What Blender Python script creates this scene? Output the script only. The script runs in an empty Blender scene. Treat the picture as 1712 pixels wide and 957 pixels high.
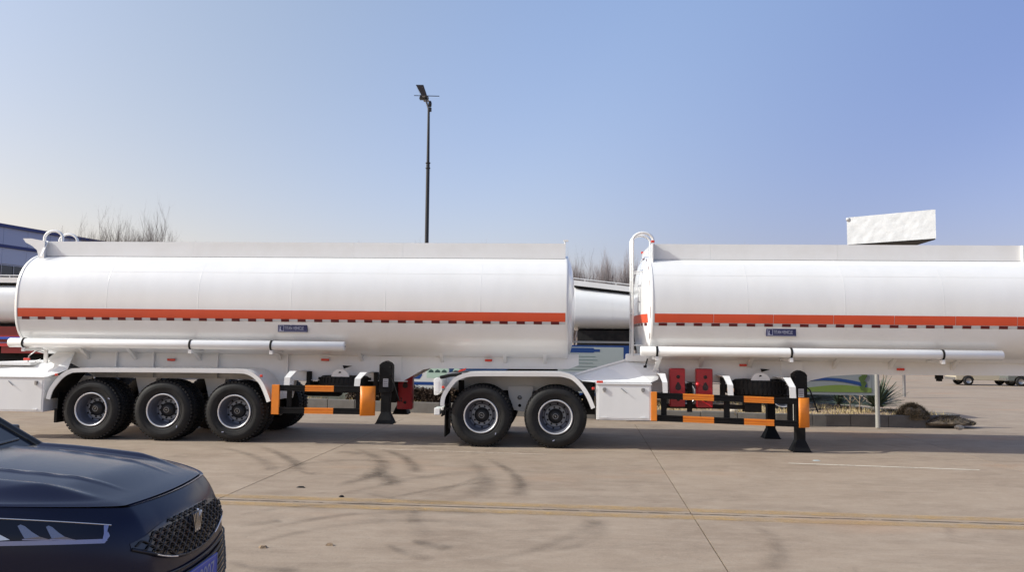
import bpy, math, random
from mathutils import Vector, Matrix
from math import sin, cos, tan, pi, radians
random.seed(11)
scn = bpy.context.scene
COL = scn.collection

# ------------------------------------------------------------------ camera
FPX, CX, CY, EYE = 1300.0, 856.0, 478.5, 1.8
PITCH, ROLL = radians(4.05), radians(0.66)
_F = Vector((0, cos(PITCH), sin(PITCH))); _R0 = Vector((1, 0, 0)); _U0 = _R0.cross(_F)
_R = _R0 * cos(ROLL) + _U0 * sin(ROLL); _U = -_R0 * sin(ROLL) + _U0 * cos(ROLL)
cam_d = bpy.data.cameras.new('camera'); cam = bpy.data.objects.new('camera', cam_d); COL.objects.link(cam)
m = Matrix(((_R.x, _U.x, -_F.x, 0), (_R.y, _U.y, -_F.y, 0), (_R.z, _U.z, -_F.z, EYE), (0, 0, 0, 1)))
cam.matrix_world = m
cam_d.sensor_width = 36.0; cam_d.lens = 36.0 * FPX / 1712.0
cam_d.clip_start = 0.1; cam_d.clip_end = 3000
scn.camera = cam

# ------------------------------------------------------------------ light
SUN_TRAVEL = Vector((1.45, 0.22, -1.0)).normalized()
SUN_POS = -SUN_TRAVEL
EL = math.asin(SUN_POS.z)
AZ = math.atan2(SUN_POS.x, SUN_POS.y)
w = bpy.data.worlds.new('World'); scn.world = w; w.use_nodes = True
nt = w.node_tree; bg = nt.nodes['Background']
sky = nt.nodes.new('ShaderNodeTexSky'); sky.sky_type = 'NISHITA'; sky.sun_disc = False
sky.sun_elevation = EL; sky.sun_rotation = AZ
sky.air_density = 1.0; sky.dust_density = 1.6; sky.ozone_density = 3.0; sky.altitude = 50
# dusty winter air: paler towards the sun, duller low down
tcw = nt.nodes.new('ShaderNodeTexCoord'); dp = nt.nodes.new('ShaderNodeVectorMath'); dp.operation = 'DOT_PRODUCT'; dp.inputs[1].default_value = SUN_POS
nt.links.new(tcw.outputs['Generated'], dp.inputs[0])
mr = nt.nodes.new('ShaderNodeMapRange'); mr.inputs[1].default_value = -1; mr.inputs[2].default_value = 1; nt.links.new(dp.outputs['Value'], mr.inputs[0])
cr = nt.nodes.new('ShaderNodeValToRGB'); cr.color_ramp.interpolation = 'EASE'; nt.links.new(mr.outputs[0], cr.inputs[0])
for k, (p, c) in enumerate(((0.0, (.49, .44, .52)), (.30, (.470, .412, .47)), (.50, (.745, .635, .60)), (.72, (.78, .615, .495)), (1.0, (.66, .59, .52)))):
    e = cr.color_ramp.elements[k] if k < 2 else cr.color_ramp.elements.new(p)
    e.position = p; e.color = (*c, 1)
sxyz = nt.nodes.new('ShaderNodeSeparateXYZ'); nt.links.new(tcw.outputs['Generated'], sxyz.inputs[0])
mz = nt.nodes.new('ShaderNodeMapRange'); mz.inputs[1].default_value = 0.0; mz.inputs[2].default_value = 0.42; nt.links.new(sxyz.outputs['Z'], mz.inputs[0])
hzm = nt.nodes.new('ShaderNodeMix'); hzm.data_type = 'RGBA'; hzm.inputs[6].default_value = (1.54, 1.30, 1.24, 1); hzm.inputs[7].default_value = (2, 2, 2, 1); nt.links.new(mz.outputs[0], hzm.inputs[0])
m1 = nt.nodes.new('ShaderNodeVectorMath'); m1.operation = 'MULTIPLY'; nt.links.new(cr.outputs[0], m1.inputs[0]); nt.links.new(hzm.outputs[2], m1.inputs[1])
m2 = nt.nodes.new('ShaderNodeVectorMath'); m2.operation = 'MULTIPLY'; nt.links.new(sky.outputs[0], m2.inputs[0]); nt.links.new(m1.outputs[0], m2.inputs[1])
nt.links.new(m2.outputs[0], bg.inputs[0]); bg.inputs[1].default_value = 0.15
sl = bpy.data.lights.new('sun', 'SUN'); sl.energy = 3.4; sl.angle = radians(0.55); sl.color = (0.99, 1.0, 0.93)
so = bpy.data.objects.new('sun', sl); COL.objects.link(so)
so.rotation_euler = SUN_TRAVEL.to_track_quat('-Z', 'Y').to_euler(); so.location = (-30, -10, 30)
scn.view_settings.view_transform = 'Standard'; scn.view_settings.look = 'None'
scn.view_settings.exposure = 0.35; scn.view_settings.gamma = 1.0
scn.cycles.max_bounces = 8; scn.cycles.diffuse_bounces = 5; scn.cycles.glossy_bounces = 3

# ------------------------------------------------------------------ measuring helpers (survey of the place)
def ray(px, py): return _F + _R * ((px - CX) / FPX) - _U * ((py - CY) / FPX)
def gp(px, py, z=0.0):
    d = ray(px, py); t = (z - EYE) / d.z; return Vector((t * d.x, t * d.y, z))
TH = radians(3.3)
RU = Vector((cos(TH), -sin(TH), 0)); RN = Vector((sin(TH), cos(TH), 0))
RO = Vector((0, 13.2, 0))
def tl(px, py, dep=0.0):
    """distance along the kerb side of the trailers, height"""
    d = ray(px, py); t = (RN.dot(RO) + dep) / RN.dot(d); P = Vector((0, 0, EYE)) + d * t
    return ((P - RO).dot(RU), P.z)
def gz(y): return 0.0 if y < 20 else (-0.03 * (y - 20) if y < 60 else -1.2)

# ------------------------------------------------------------------ materials
MATS = {}
def mat(name, color, rough=0.6, metal=0.0, coat=0.0, noise=None, bump=None, spec=0.5, trans=0.0):
    """noise=(scale, colour2, amount[, stretch]); bump=(scale,strength)"""
    if name in MATS: return MATS[name]
    M = bpy.data.materials.new(name); M.use_nodes = True; n = M.node_tree.nodes; l = M.node_tree.links
    b = n['Principled BSDF']
    c4 = (*color, 1)
    b.inputs['Base Color'].default_value = c4; b.inputs['Roughness'].default_value = rough
    b.inputs['Metallic'].default_value = metal; b.inputs['Coat Weight'].default_value = coat
    b.inputs['Coat Roughness'].default_value = 0.06
    b.inputs['Specular IOR Level'].default_value = spec
    if trans: b.inputs['Transmission Weight'].default_value = trans
    tc = n.new('ShaderNodeTexCoord')
    if noise:
        sc, c2, amt = noise[:3]
        st = noise[3] if len(noise) > 3 else (1, 1, 1)
        mp = n.new('ShaderNodeMapping'); mp.inputs['Scale'].default_value = st
        l.new(tc.outputs['Object'], mp.inputs[0])
        t = n.new('ShaderNodeTexNoise'); t.inputs['Scale'].default_value = sc; t.inputs['Detail'].default_value = 6
        t.inputs['Roughness'].default_value = 0.65
        l.new(mp.outputs[0], t.inputs['Vector'])
        r = n.new('ShaderNodeValToRGB'); r.color_ramp.elements[0].position = 0.38; r.color_ramp.elements[1].position = 0.68
        l.new(t.outputs[0], r.inputs[0])
        mu = n.new('ShaderNodeMath'); mu.operation = 'MULTIPLY'; mu.inputs[1].default_value = amt
        l.new(r.outputs[0], mu.inputs[0])
        mx = n.new('ShaderNodeMix'); mx.data_type = 'RGBA'
        mx.inputs[6].default_value = c4; mx.inputs[7].default_value = (*c2, 1)
        l.new(mu.outputs[0], mx.inputs[0]); l.new(mx.outputs[2], b.inputs['Base Color'])
    if bump:
        t2 = n.new('ShaderNodeTexNoise'); t2.inputs['Scale'].default_value = bump[0]; t2.inputs['Detail'].default_value = 3
        mp2 = n.new('ShaderNodeMapping'); mp2.inputs['Scale'].default_value = bump[3] if len(bump) > 3 else (1, 1, 1)
        l.new(tc.outputs['Object'], mp2.inputs[0]); l.new(mp2.outputs[0], t2.inputs['Vector'])
        bp = n.new('ShaderNodeBump'); bp.inputs['Strength'].default_value = bump[1]; bp.inputs['Distance'].default_value = bump[2] if len(bump) > 2 else 0.02
        l.new(t2.outputs[0], bp.inputs['Height']); l.new(bp.outputs[0], b.inputs['Normal'])
    MATS[name] = M; return M

white = mat('white_paint', (0.80, 0.80, 0.79), 0.28, coat=0.6, spec=0.9, noise=(1.3, (0.70, 0.69, 0.655), 0.4, (0.9, 1, .5)), bump=(1.0, 0.20, 0.05, (1.5, .2, .35)))
white2 = mat('white_frame_paint', (0.79, 0.79, 0.78), 0.42, coat=0.1, noise=(1.5, (0.66, 0.64, 0.60), 0.4))
orange = mat('orange_red_band', (0.62, 0.075, 0.022), 0.45, noise=(2, (0.50, 0.06, 0.02), 0.5))
redrefl = mat('red_reflective', (0.10, 0.004, 0.008), 0.35)
silver = mat('silver_reflective', (0.50, 0.50, 0.50), 0.35)
navyplate = mat('navy_plate', (0.012, 0.014, 0.075), 0.35)
lett = mat('white_lettering', (0.34, 0.35, 0.46), 0.5)
black = mat('black_paint', (0.004, 0.004, 0.005), 0.55, spec=0.2, noise=(6, (0.016, 0.014, 0.012), 0.4))
dark = mat('dark_underbody', (0.014, 0.014, 0.014), 0.8, spec=0.2, noise=(5, (0.04, 0.034, 0.03), 0.6))
rubber = mat('tyre_rubber', (0.010, 0.010, 0.011), 0.66, spec=0.3, noise=(5, (0.028, 0.026, 0.023), 0.6), bump=(60, 0.1, 0.004))
amber = mat('amber_guard_paint', (0.80, 0.235, 0.018), 0.45, noise=(6, (0.62, 0.18, 0.02), 0.5))
rimlip = mat('rim_edge_silver', (0.68, 0.68, 0.69), 0.32, metal=0.5)
rimmat = mat('rim_steel', (0.17, 0.18, 0.22), 0.38, metal=0.4, noise=(6, (0.11, 0.11, 0.13), 0.5))
hubmat = mat('hub_black', (0.012, 0.012, 0.013), 0.45)
redlamp = mat('red_lamp_lens', (0.62, 0.04, 0.02), 0.25, coat=0.4)
redbox = mat('red_plastic', (0.42, 0.012, 0.022), 0.35, coat=0.2, noise=(4, (0.28, 0.01, 0.02), 0.5))
steel = mat('dull_steel', (0.35, 0.35, 0.35), 0.35, metal=0.8)
poleblack = mat('lamp_pole_black', (0.012, 0.012, 0.014), 0.45)
carpaint = mat('navy_car_paint', (0.003, 0.005, 0.024), 0.18, metal=0.0, spec=0.38)
carblack = mat('gloss_black_trim', (0.006, 0.006, 0.007), 0.25, coat=0.5)
cargap = mat('panel_gap', (0.002, 0.002, 0.002), 0.9)
glassdark = mat('tinted_glass', (0.008, 0.012, 0.022), 0.04, coat=1.0)
chrome = mat('chrome', (0.75, 0.75, 0.78), 0.12, metal=1.0)
lens_in = mat('headlight_blade', (0.26, 0.28, 0.42), 0.25, metal=0.6)
lensdark = mat('headlight_interior', (0.006, 0.008, 0.020), 0.12, spec=.3)
plateblue = mat('licence_plate_blue', (0.02, 0.06, 0.42), 0.4)
kerbm = mat('kerb_concrete', (0.15, 0.14, 0.13), 0.85, noise=(4, (0.11, 0.10, 0.09), 0.8), bump=(30, 0.4, 0.01))
soil = mat('dry_soil', (0.24, 0.165, 0.105), 0.95, noise=(3, (0.38, 0.29, 0.19), 0.9), bump=(8, 0.8, 0.06))
grassm = mat('dry_grass', (0.42, 0.33, 0.17), 0.9)
hedgem = mat('brown_hedge_leaf', (0.045, 0.028, 0.018), 0.9, noise=(10, (0.075, 0.045, 0.026), 0.8))
yuccam = mat('yucca_leaf', (0.055, 0.080, 0.055), 0.5, noise=(4, (0.10, 0.12, 0.07), 0.6))
barkm = mat('bare_bark', (0.09, 0.065, 0.055), 0.9)
barkfar = mat('pale_bark', (0.30, 0.27, 0.27), 0.9)
boardblue = mat('board_blue', (0.012, 0.055, 0.22), 0.35)
boardwhite = mat('board_white', (0.40, 0.45, 0.45), 0.35)
boardnavy = mat('board_navy', (0.02, 0.06, 0.16), 0.3)
boardgreen = mat('board_green', (0.17, 0.25, 0.06), 0.4)
boardpale = mat('board_pale_green', (0.45, 0.60, 0.50), 0.4)
boardgrey = mat('board_grey_sky', (0.26, 0.29, 0.31), 0.4)
treegreen = mat('board_tree_green', (0.07, 0.12, 0.03), 0.5)
facade = mat('blue_grey_cladding', (0.44, 0.48, 0.62), 0.5)
facade2 = mat('pale_cladding', (0.55, 0.58, 0.68), 0.5)
navytrim = mat('navy_trim', (0.02, 0.035, 0.16), 0.4)
windowm = mat('dark_window', (0.012, 0.022, 0.03), 0.08, coat=0.5)
tarp = mat('white_tarpaulin', (0.54, 0.56, 0.58), 0.7, noise=(1.6, (0.42, 0.44, 0.46), 0.6), bump=(5.0, 0.5, 0.04))
redtruck = mat('dark_red_truck_paint', (0.22, 0.008, 0.012), 0.35, coat=0.3)
redbeam = mat('red_beam', (0.55, 0.03, 0.04), 0.4)
bluebeam = mat('blue_beam', (0.03, 0.10, 0.50), 0.4)
olive = mat('pickup_beige', (0.42, 0.37, 0.28), 0.35, coat=0.4)
greytruck = mat('pickup_grey', (0.12, 0.13, 0.12), 0.35, coat=0.3)
yellowmark = None

# ------------------------------------------------------------------ mesh helpers
def link(o, parent=None):
    COL.objects.link(o)
    if parent is not None: o.parent = parent
    return o
class MB:
    """collects shapes for ONE mesh object; off is subtracted from every vertex"""
    def __init__(s, off=(0, 0, 0)): s.v = []; s.f = []; s.off = Vector(off); s.sm = []; s.uv = None
    def add(s, vs, fs, smooth=False):
        b = len(s.v); s.v += [tuple(Vector(p) - s.off) for p in vs]; s.f += [tuple(b + i for i in f) for f in fs]; s.sm += [smooth] * len(fs)
    def box(s, x0, x1, y0, y1, z0, z1):
        v = [(x, y, z) for x in (x0, x1) for y in (y0, y1) for z in (z0, z1)]
        s.add(v, [(0, 1, 3, 2), (4, 6, 7, 5), (0, 4, 5, 1), (2, 3, 7, 6), (0, 2, 6, 4), (1, 5, 7, 3)]); return s
    def prism(s, poly, a0, a1, axis='y'):
        """poly in the two other axes, extruded along axis"""
        n = len(poly)
        def P(p, a): return (p[0], a, p[1]) if axis == 'y' else ((a, p[0], p[1]) if axis == 'x' else (p[0], p[1], a))
        v = [P(p, a0) for p in poly] + [P(p, a1) for p in poly]
        f = [tuple(range(n - 1, -1, -1)), tuple(range(n, 2 * n))] + [(i, (i + 1) % n, n + (i + 1) % n, n + i) for i in range(n)]
        s.add(v, f); return s
    def hexa(s, c8):
        s.add(c8, [(0, 1, 3, 2), (4, 6, 7, 5), (0, 4, 5, 1), (2, 3, 7, 6), (0, 2, 6, 4), (1, 5, 7, 3)]); return s
    def tube(s, pts, r, n=8, closed=False, caps=True, r_end=None):
        pts = [Vector(p) for p in pts]; rings = []; N = len(pts)
        up = Vector((0, 0, 1))
        for i, p in enumerate(pts):
            a = pts[max(i - 1, 0)]; b = pts[min(i + 1, N - 1)]; d = (b - a).normalized()
            x = d.cross(up)
            if x.length < 1e-3: x = d.cross(Vector((0, 1, 0)))
            x.normalize(); y = x.cross(d).normalized()
            rr = r if r_end is None else r + (r_end - r) * i / (N - 1)
            rings.append([p + (x * cos(2 * pi * k / n) + y * sin(2 * pi * k / n)) * rr for k in range(n)])
        v = [q for rg in rings for q in rg]
        f = [(i * n + k, i * n + (k + 1) % n, (i + 1) * n + (k + 1) % n, (i + 1) * n + k) for i in range(N - 1) for k in range(n)]
        s.add(v, f, n > 4)
        if caps: s.add(rings[0], [tuple(range(n - 1, -1, -1))]); s.add(rings[-1], [tuple(range(n))])
        return s
    def lathe(s, prof, c, axis='y', n=48, smooth=True, close=False):
        """prof [(radius, along)], c = centre"""
        v = []
        for r, a in prof:
            for k in range(n):
                t = 2 * pi * k / n
                if axis == 'y': v.append((c[0] + r * cos(t), c[1] + a, c[2] + r * sin(t)))
                elif axis == 'x': v.append((c[0] + a, c[1] + r * cos(t), c[2] + r * sin(t)))
                else: v.append((c[0] + r * cos(t), c[1] + r * sin(t), c[2] + a))
        f = [(i * n + k, (i + 1) * n + k, (i + 1) * n + (k + 1) % n, i * n + (k + 1) % n) for i in range(len(prof) - 1) for k in range(n)]
        s.add(v, f, smooth); return s
    def grid(s, rows, smooth=True, flip=False):
        n = len(rows[0]); v = [p for r in rows for p in r]
        f = [(i * n + k, i * n + k + 1, (i + 1) * n + k + 1, (i + 1) * n + k) for i in range(len(rows) - 1) for k in range(n - 1)]
        if flip: f = [q[::-1] for q in f]
        s.add(v, f, smooth); return s
    def mesh(s, name, material):
        me = bpy.data.meshes.new(name); me.from_pydata(s.v, [], s.f); me.update()
        me.polygons.foreach_set('use_smooth', s.sm)
        if material: me.materials.append(material)
        return me
    def build(s, name, material, parent=None, bevel=0, solid=0, fixn=True, autosm=False):
        me = s.mesh(name, material)
        if fixn:
            import bmesh
            bm = bmesh.new(); bm.from_mesh(me); bmesh.ops.recalc_face_normals(bm, faces=bm.faces); bm.to_mesh(me); bm.free()
        o = bpy.data.objects.new(name, me); link(o, parent)
        if solid:
            md = o.modifiers.new('solid', 'SOLIDIFY'); md.thickness = solid; md.offset = 0
        if bevel:
            md = o.modifiers.new('bevel', 'BEVEL'); md.width = bevel; md.segments = 2; md.limit_method = 'ANGLE'; md.angle_limit = radians(40); md.harden_normals = False
        return o
def tag(o, label=None, cat=None, group=None, kind=None):
    if label: o['label'] = label
    if cat: o['category'] = cat
    if group: o['group'] = group
    if kind: o['kind'] = kind
    return o
def thing(name, label, cat, loc=(0, 0, 0), rz=0, group=None):
    o = bpy.data.objects.new(name, None); o.location = loc; o.rotation_euler = (0, 0, rz); o.empty_display_size = 0.2
    COL.objects.link(o); return tag(o, label, cat, group)
def copy_tree(o, parent=None):
    c = o.copy(); COL.objects.link(c)
    if parent is not None: c.parent = parent
    for ch in list(o.children): copy_tree(ch, c)
    return c
def text_obj(name, body, size, material, parent, loc, rot, depth=0.002, align='LEFT', sx=1.0):
    cu = bpy.data.curves.new(name, 'FONT'); cu.body = body; cu.size = size; cu.extrude = depth; cu.align_x = align
    cu.offset = 0.0
    t = bpy.data.objects.new(name + '_tmp', cu); COL.objects.link(t)
    dg = bpy.context.evaluated_depsgraph_get(); me = bpy.data.meshes.new_from_object(t.evaluated_get(dg))
    bpy.data.objects.remove(t); me.materials.clear(); me.materials.append(material)
    o = bpy.data.objects.new(name, me); link(o, parent); o.location = loc; o.rotation_euler = rot; o.scale = (sx, 1, 1); return o

# ------------------------------------------------------------------ ground
def concrete_mat():
    M = bpy.data.materials.new('yard_concrete'); M.use_nodes = True; n = M.node_tree.nodes; l = M.node_tree.links
    b = n['Principled BSDF']; b.inputs['Roughness'].default_value = 0.8; b.inputs['Specular IOR Level'].default_value = 0.3
    ge = n.new('ShaderNodeNewGeometry'); oi = n.new('ShaderNodeObjectInfo')
    def noise(scale, stretch, detail=6, rough=0.6, dist=0.0):
        mp = n.new('ShaderNodeMapping'); mp.inputs['Scale'].default_value = stretch; mp.inputs['Rotation'].default_value = (0, 0, radians(6))
        l.new(ge.outputs['Position'], mp.inputs[0])
        t = n.new('ShaderNodeTexNoise'); t.inputs['Scale'].default_value = scale; t.inputs['Detail'].default_value = detail
        t.inputs['Roughness'].default_value = rough; t.inputs['Distortion'].default_value = dist
        l.new(mp.outputs[0], t.inputs['Vector']); return t.outputs[0]
    def ramp(src, a, bb):
        r = n.new('ShaderNodeMapRange'); r.inputs[1].default_value = a; r.inputs[2].default_value = bb; r.clamp = True
        l.new(src, r.inputs[0]); return r.outputs[0]
    def mix(fac, a, c, k=1.0):
        mu = n.new('ShaderNodeMath'); mu.operation = 'MULTIPLY'; mu.inputs[1].default_value = k; l.new(fac, mu.inputs[0])
        mx = n.new('ShaderNodeMix'); mx.data_type = 'RGBA'; l.new(mu.outputs[0], mx.inputs[0])
        if isinstance(a, tuple): mx.inputs[6].default_value = (*a, 1)
        else: l.new(a, mx.inputs[6])
        mx.inputs[7].default_value = (*c, 1); return mx.outputs[2]
    c = mix(ramp(noise(0.5, (1, 1, 1)), 0.35, 0.7), (0.285, 0.217, 0.158), (0.345, 0.272, 0.204))
    c = mix(ramp(noise(0.9, (0.7, 1.5, 1), 9, 0.72, 1.0), 0.45, 0.72), c, (0.195, 0.145, 0.105), 0.7)      # swept dirt streaks
    c = mix(ramp(noise(3.5, (0.7, 1.5, 1), 9, 0.75), 0.45, 0.75), c, (0.40, 0.325, 0.25), 0.7)            # pale scuffs
    c = mix(ramp(noise(0.22, (0.8, 1.6, 1), 3), 0.56, 0.74), c, (0.40, 0.22, 0.115), 0.6)                    # rusty tint
    c = mix(ramp(noise(14, (1, 1, 1), 5, 0.8), 0.56, 0.70), c, (0.19, 0.15, 0.12), 0.5)                      # specks
    c = mix(ramp(noise(45, (1, 1, 1), 3, 0.8), 0.5, 0.8), c, (0.44, 0.37, 0.30), 0.4)
    c = mix(ramp(noise(1.6, (.35, 2.6, 1), 9, 0.75, 0.5), 0.54, 0.70), c, (0.18, 0.135, 0.10), 0.28)      # long dusty drag streaks
    c = mix(ramp(noise(0.75, (1, 1, 1), 7, 0.7, 1.2), 0.60, 0.70), c, (0.16, 0.12, 0.09), 0.45)      # old oil and damp stains
    v = n.new('ShaderNodeMath'); v.operation = 'MULTIPLY_ADD'; v.inputs[1].default_value = 0.10; v.inputs[2].default_value = 0.95
    l.new(oi.outputs['Random'], v.inputs[0])
    hs = n.new('ShaderNodeHueSaturation'); l.new(v.outputs[0], hs.inputs['Value']); l.new(c, hs.inputs['Color'])
    l.new(hs.outputs[0], b.inputs['Base Color'])
    bp = n.new('ShaderNodeBump'); bp.inputs['Strength'].default_value = 0.35; bp.inputs['Distance'].default_value = 0.01
    l.new(noise(28, (1, 1, 1), 5, 0.7), bp.inputs['Height']); l.new(bp.outputs[0], b.inputs['Normal'])
    return M
concrete = concrete_mat()
g = MB()
ys = [-200, 2, 20, 24, 30, 40, 60, 90, 160, 400, 2200]; xs = [-2200, -300, -60, -20, 20, 60, 300, 2200]
g.grid([[(x, y, gz(y) - (0.014 if y <= 20 else 0.0)) for x in xs] for y in ys], smooth=False)
ground = g.build('ground', concrete); tag(ground, kind='structure')
if ground.data.polygons[0].normal.z < 0: ground.data.flip_normals()
SG = radians(-5.2); SO = Vector((1.92, 8.33, 0))
def sg(a, b, z=0.0):
    p = Vector((a * cos(SG) - b * sin(SG), a * sin(SG) + b * cos(SG), 0)) + SO; p.z = z; return p
slab_me = None
SW, SH = 5.2, 4.55
for i in range(-5, 5):
    for j in range(-4, 2):
        if slab_me is None:
            gp_ = 0.0065; mb = MB(); mb.box(gp_, SW - gp_, gp_, SH - gp_, -0.05, 0.0)
            slab_me = mb.mesh('concrete_slab', concrete)
        o = bpy.data.objects.new('concrete_slab', slab_me); link(o, ground)
        o.location = sg(i * SW, j * SH, random.uniform(-0.0012, 0.0)); o.rotation_euler = (0, 0, SG)

def paint_mat(name, col, thr0, thr1, scale=6.0, amax=1.0):
    M = bpy.data.materials.new(name); M.use_nodes = True; n = M.node_tree.nodes; l = M.node_tree.links
    b = n['Principled BSDF']; b.inputs['Base Color'].default_value = (*col, 1); b.inputs['Roughness'].default_value = 0.85
    b.inputs['Specular IOR Level'].default_value = 0.2
    ge = n.new('ShaderNodeNewGeometry'); t = n.new('ShaderNodeTexNoise'); t.inputs['Scale'].default_value = scale; t.inputs['Detail'].default_value = 8; t.inputs['Roughness'].default_value = 0.75
    l.new(ge.outputs['Position'], t.inputs['Vector'])
    r = n.new('ShaderNodeMapRange'); r.inputs[1].default_value = thr0; r.inputs[2].default_value = thr1; r.inputs[4].default_value = amax; l.new(t.outputs[0], r.inputs[0])
    at = n.new('ShaderNodeAttribute'); at.attribute_name = 'fade'
    mu = n.new('ShaderNodeMath'); mu.operation = 'MULTIPLY'; l.new(r.outputs[0], mu.inputs[0]); l.new(at.outputs['Fac'], mu.inputs[1])
    l.new(mu.outputs[0], b.inputs['Alpha']); return M
def ribbon(name, pts, wid, material, z, edge=0.35, endfade=True, nx=7, strength=1.0):
    """flat painted or rubbed strip on the ground; fades to its edges through the 'fade' attribute"""
    pts = [Vector((p[0], p[1], 0)) for p in pts]
    # resample with catmull
    out = []
    for i in range(len(pts) - 1):
        p0 = pts[max(i - 1, 0)]; p1 = pts[i]; p2 = pts[i + 1]; p3 = pts[min(i + 2, len(pts) - 1)]
        for k in range(8):
            t = k / 8; out.append(0.5 * ((2 * p1) + (-p0 + p2) * t + (2 * p0 - 5 * p1 + 4 * p2 - p3) * t * t + (-p0 + 3 * p1 - 3 * p2 + p3) * t ** 3))
    out.append(pts[-1]); N = len(out)
    rows = []; fade = []
    for i, p in enumerate(out):
        d = (out[min(i + 1, N - 1)] - out[max(i - 1, 0)]).normalized(); nrm = Vector((-d.y, d.x, 0))
        u = i / (N - 1); e = min(1, u / 0.25, (1 - u) / 0.12) if endfade else 1
        ww = wid(u) if callable(wid) else wid
        rows.append([p + nrm * ww * (k / (nx - 1) - 0.5) + Vector((0, 0, z)) for k in range(nx)])
        for k in range(nx):
            q = abs(k / (nx - 1) - 0.5) * 2
            fade.append(max(0, strength * e * (1 if q < 1 - edge else ((1 - q) / edge) ** (1.6 if edge > .5 else 1))))
    mb = MB(); mb.grid(rows, smooth=False); o = mb.build(name, material, None, fixn=False)
    at = o.data.attributes.new('fade', 'FLOAT', 'POINT'); at.data.foreach_set('value', fade)
    tag(o, kind='structure'); return o
ypaint = paint_mat('worn_yellow_paint', (0.50, 0.33, 0.14), 0.30, 0.66, 4.0, 0.62)
wpaint = paint_mat('worn_white_paint', (0.72, 0.66, 0.56), 0.25, 0.5, 7.0, 0.9)
rub = paint_mat('tyre_rub', (0.10, 0.08, 0.065), 0.32, 0.70, 2.2, 0.62)
tar = paint_mat('joint_filler', (0.05, 0.045, 0.04), 0.40, 0.48, 5.0, 1.0)
for sgn, px in ((1, 0.19), (-1, -0.17)):
    ribbon('yellow_road_line', [sg(-20, px), sg(-6, px), sg(6, px), sg(20, px)], 0.21, ypaint, 0.004 if sgn > 0 else 0.0042, 0.25, False)
ribbon('joint_filler_line', [sg(-20, 0), sg(0, 0), sg(20, 0)], 0.022, tar, 0.004, 0.2, False, 5)
ribbon('white_road_line', [gp(634, 752), gp(915, 761)], 0.09, paint_mat('faint_white_paint', (0.62, 0.52, 0.42), 0.2, 0.6, 7.0, 0.75), 0.004, 0.3, False)
ribbon('white_road_line', [gp(1318, 775.5), gp(1638, 787)], 0.065, wpaint, 0.004, 0.2, False)
arcs = [([(380, 905), (470, 880), (580, 862), (700, 856), (860, 862)], .30, .5), ([(380, 925), (480, 896), (600, 876), (720, 872), (850, 884)], .26, .4), ([(760, 942), (860, 930), (950, 900), (1000, 868)], .28, .45), ([(420, 790), (520, 775), (600, 770), (660, 775)], .3, .5), ([(560, 830), (640, 812), (700, 800), (790, 790)], .34, .5), ([(600, 845), (690, 826), (770, 812), (830, 806)], .2, .6),([(640, 752), (672, 764), (690, 780), (692, 792)], .34, 1), ([(585, 748), (625, 764), (640, 780), (625, 800)], .42, .8),
        ([(600, 800), (625, 792), (648, 800), (652, 815)], .4, 1), ([(560, 815), (590, 806), (620, 798), (640, 782)], .34, .8),
        ([(430, 745), (470, 762), (492, 775), (492, 790)], .34, .9), ([(350, 748), (400, 756), (440, 772), (455, 790)], .3, .6),
        ([(815, 768), (850, 788), (868, 808), (865, 832)], .30, .9), ([(770, 768), (800, 785), (808, 808), (790, 834)], .5, .6),
        ([(600, 825), (680, 838), (760, 842)], .25, .5), ([(385, 868), (460, 852), (560, 845), (650, 843)], .16, .7),
        ([(395, 882), (430, 878), (470, 872)], .22, .8), ([(690, 905), (712, 912), (752, 920)], .25, .9), ([(645, 912), (670, 925), (720, 938)], .2, .7),
        ([(700, 845), (690, 870), (712, 900)], .3, .4), ([(900, 925), (960, 915), (1000, 890), (985, 868)], .3, .45),
        ([(1235, 872), (1290, 900), (1300, 930), (1285, 957)], .3, .45), ([(380, 940), (420, 952), (500, 957)], .2, .7),
        ([(500, 790), (515, 793), (528, 794)], .18, .9), ([(560, 760), (580, 757), (600, 762)], .3, .7), ([(700, 835), (745, 820), (800, 800)], .1, .7)]
for k, (pl, wd, st) in enumerate(arcs):
    ribbon('tyre_mark', [gp(*p) for p in pl], (lambda w_: (lambda u: w_ * (0.55 + 0.6 * u)))(wd), rub, 0.005 + 0.0004 * k, 0.8, True, strength=st)
# small dark debris lying on the yard
def debris(px, py, r, mt, label, rise=.02, sq=1.0):
    p = gp(px, py); mb = MB(); rr = [r * random.uniform(.7, 1.2) for _ in range(9)]
    ring = [(p.x + rr[k] * cos(k * 2 * pi / 9) * 1.6, p.y + rr[k] * sin(k * 2 * pi / 9) * sq, 0.001) for k in range(9)]
    top = [(p.x + (q[0] - p.x) * .6, p.y + (q[1] - p.y) * .6, rise) for q in ring]
    mb.add(ring + top, [(k, (k + 1) % 9, 9 + (k + 1) % 9, 9 + k) for k in range(9)] + [tuple(range(9, 18))])
    o = mb.build('debris_scrap', mt); tag(o, label, 'debris')
debris(503, 816, .045, black, 'black flat scrap on the concrete left of the tyre scuffs', .015, .6)
debris(440, 917, .028, soil, 'brown clod on the concrete just right of the navy car')
debris(552, 913, .024, soil, 'small brown clod left of centre near the bottom of the picture')
debris(571, 832, .02, black, 'tiny black pebble lying on the yellow line')
debris(1365, 771, .045, wpaint if False else boardwhite, 'small white scrap between tanker shadow and white road line', .01)

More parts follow.
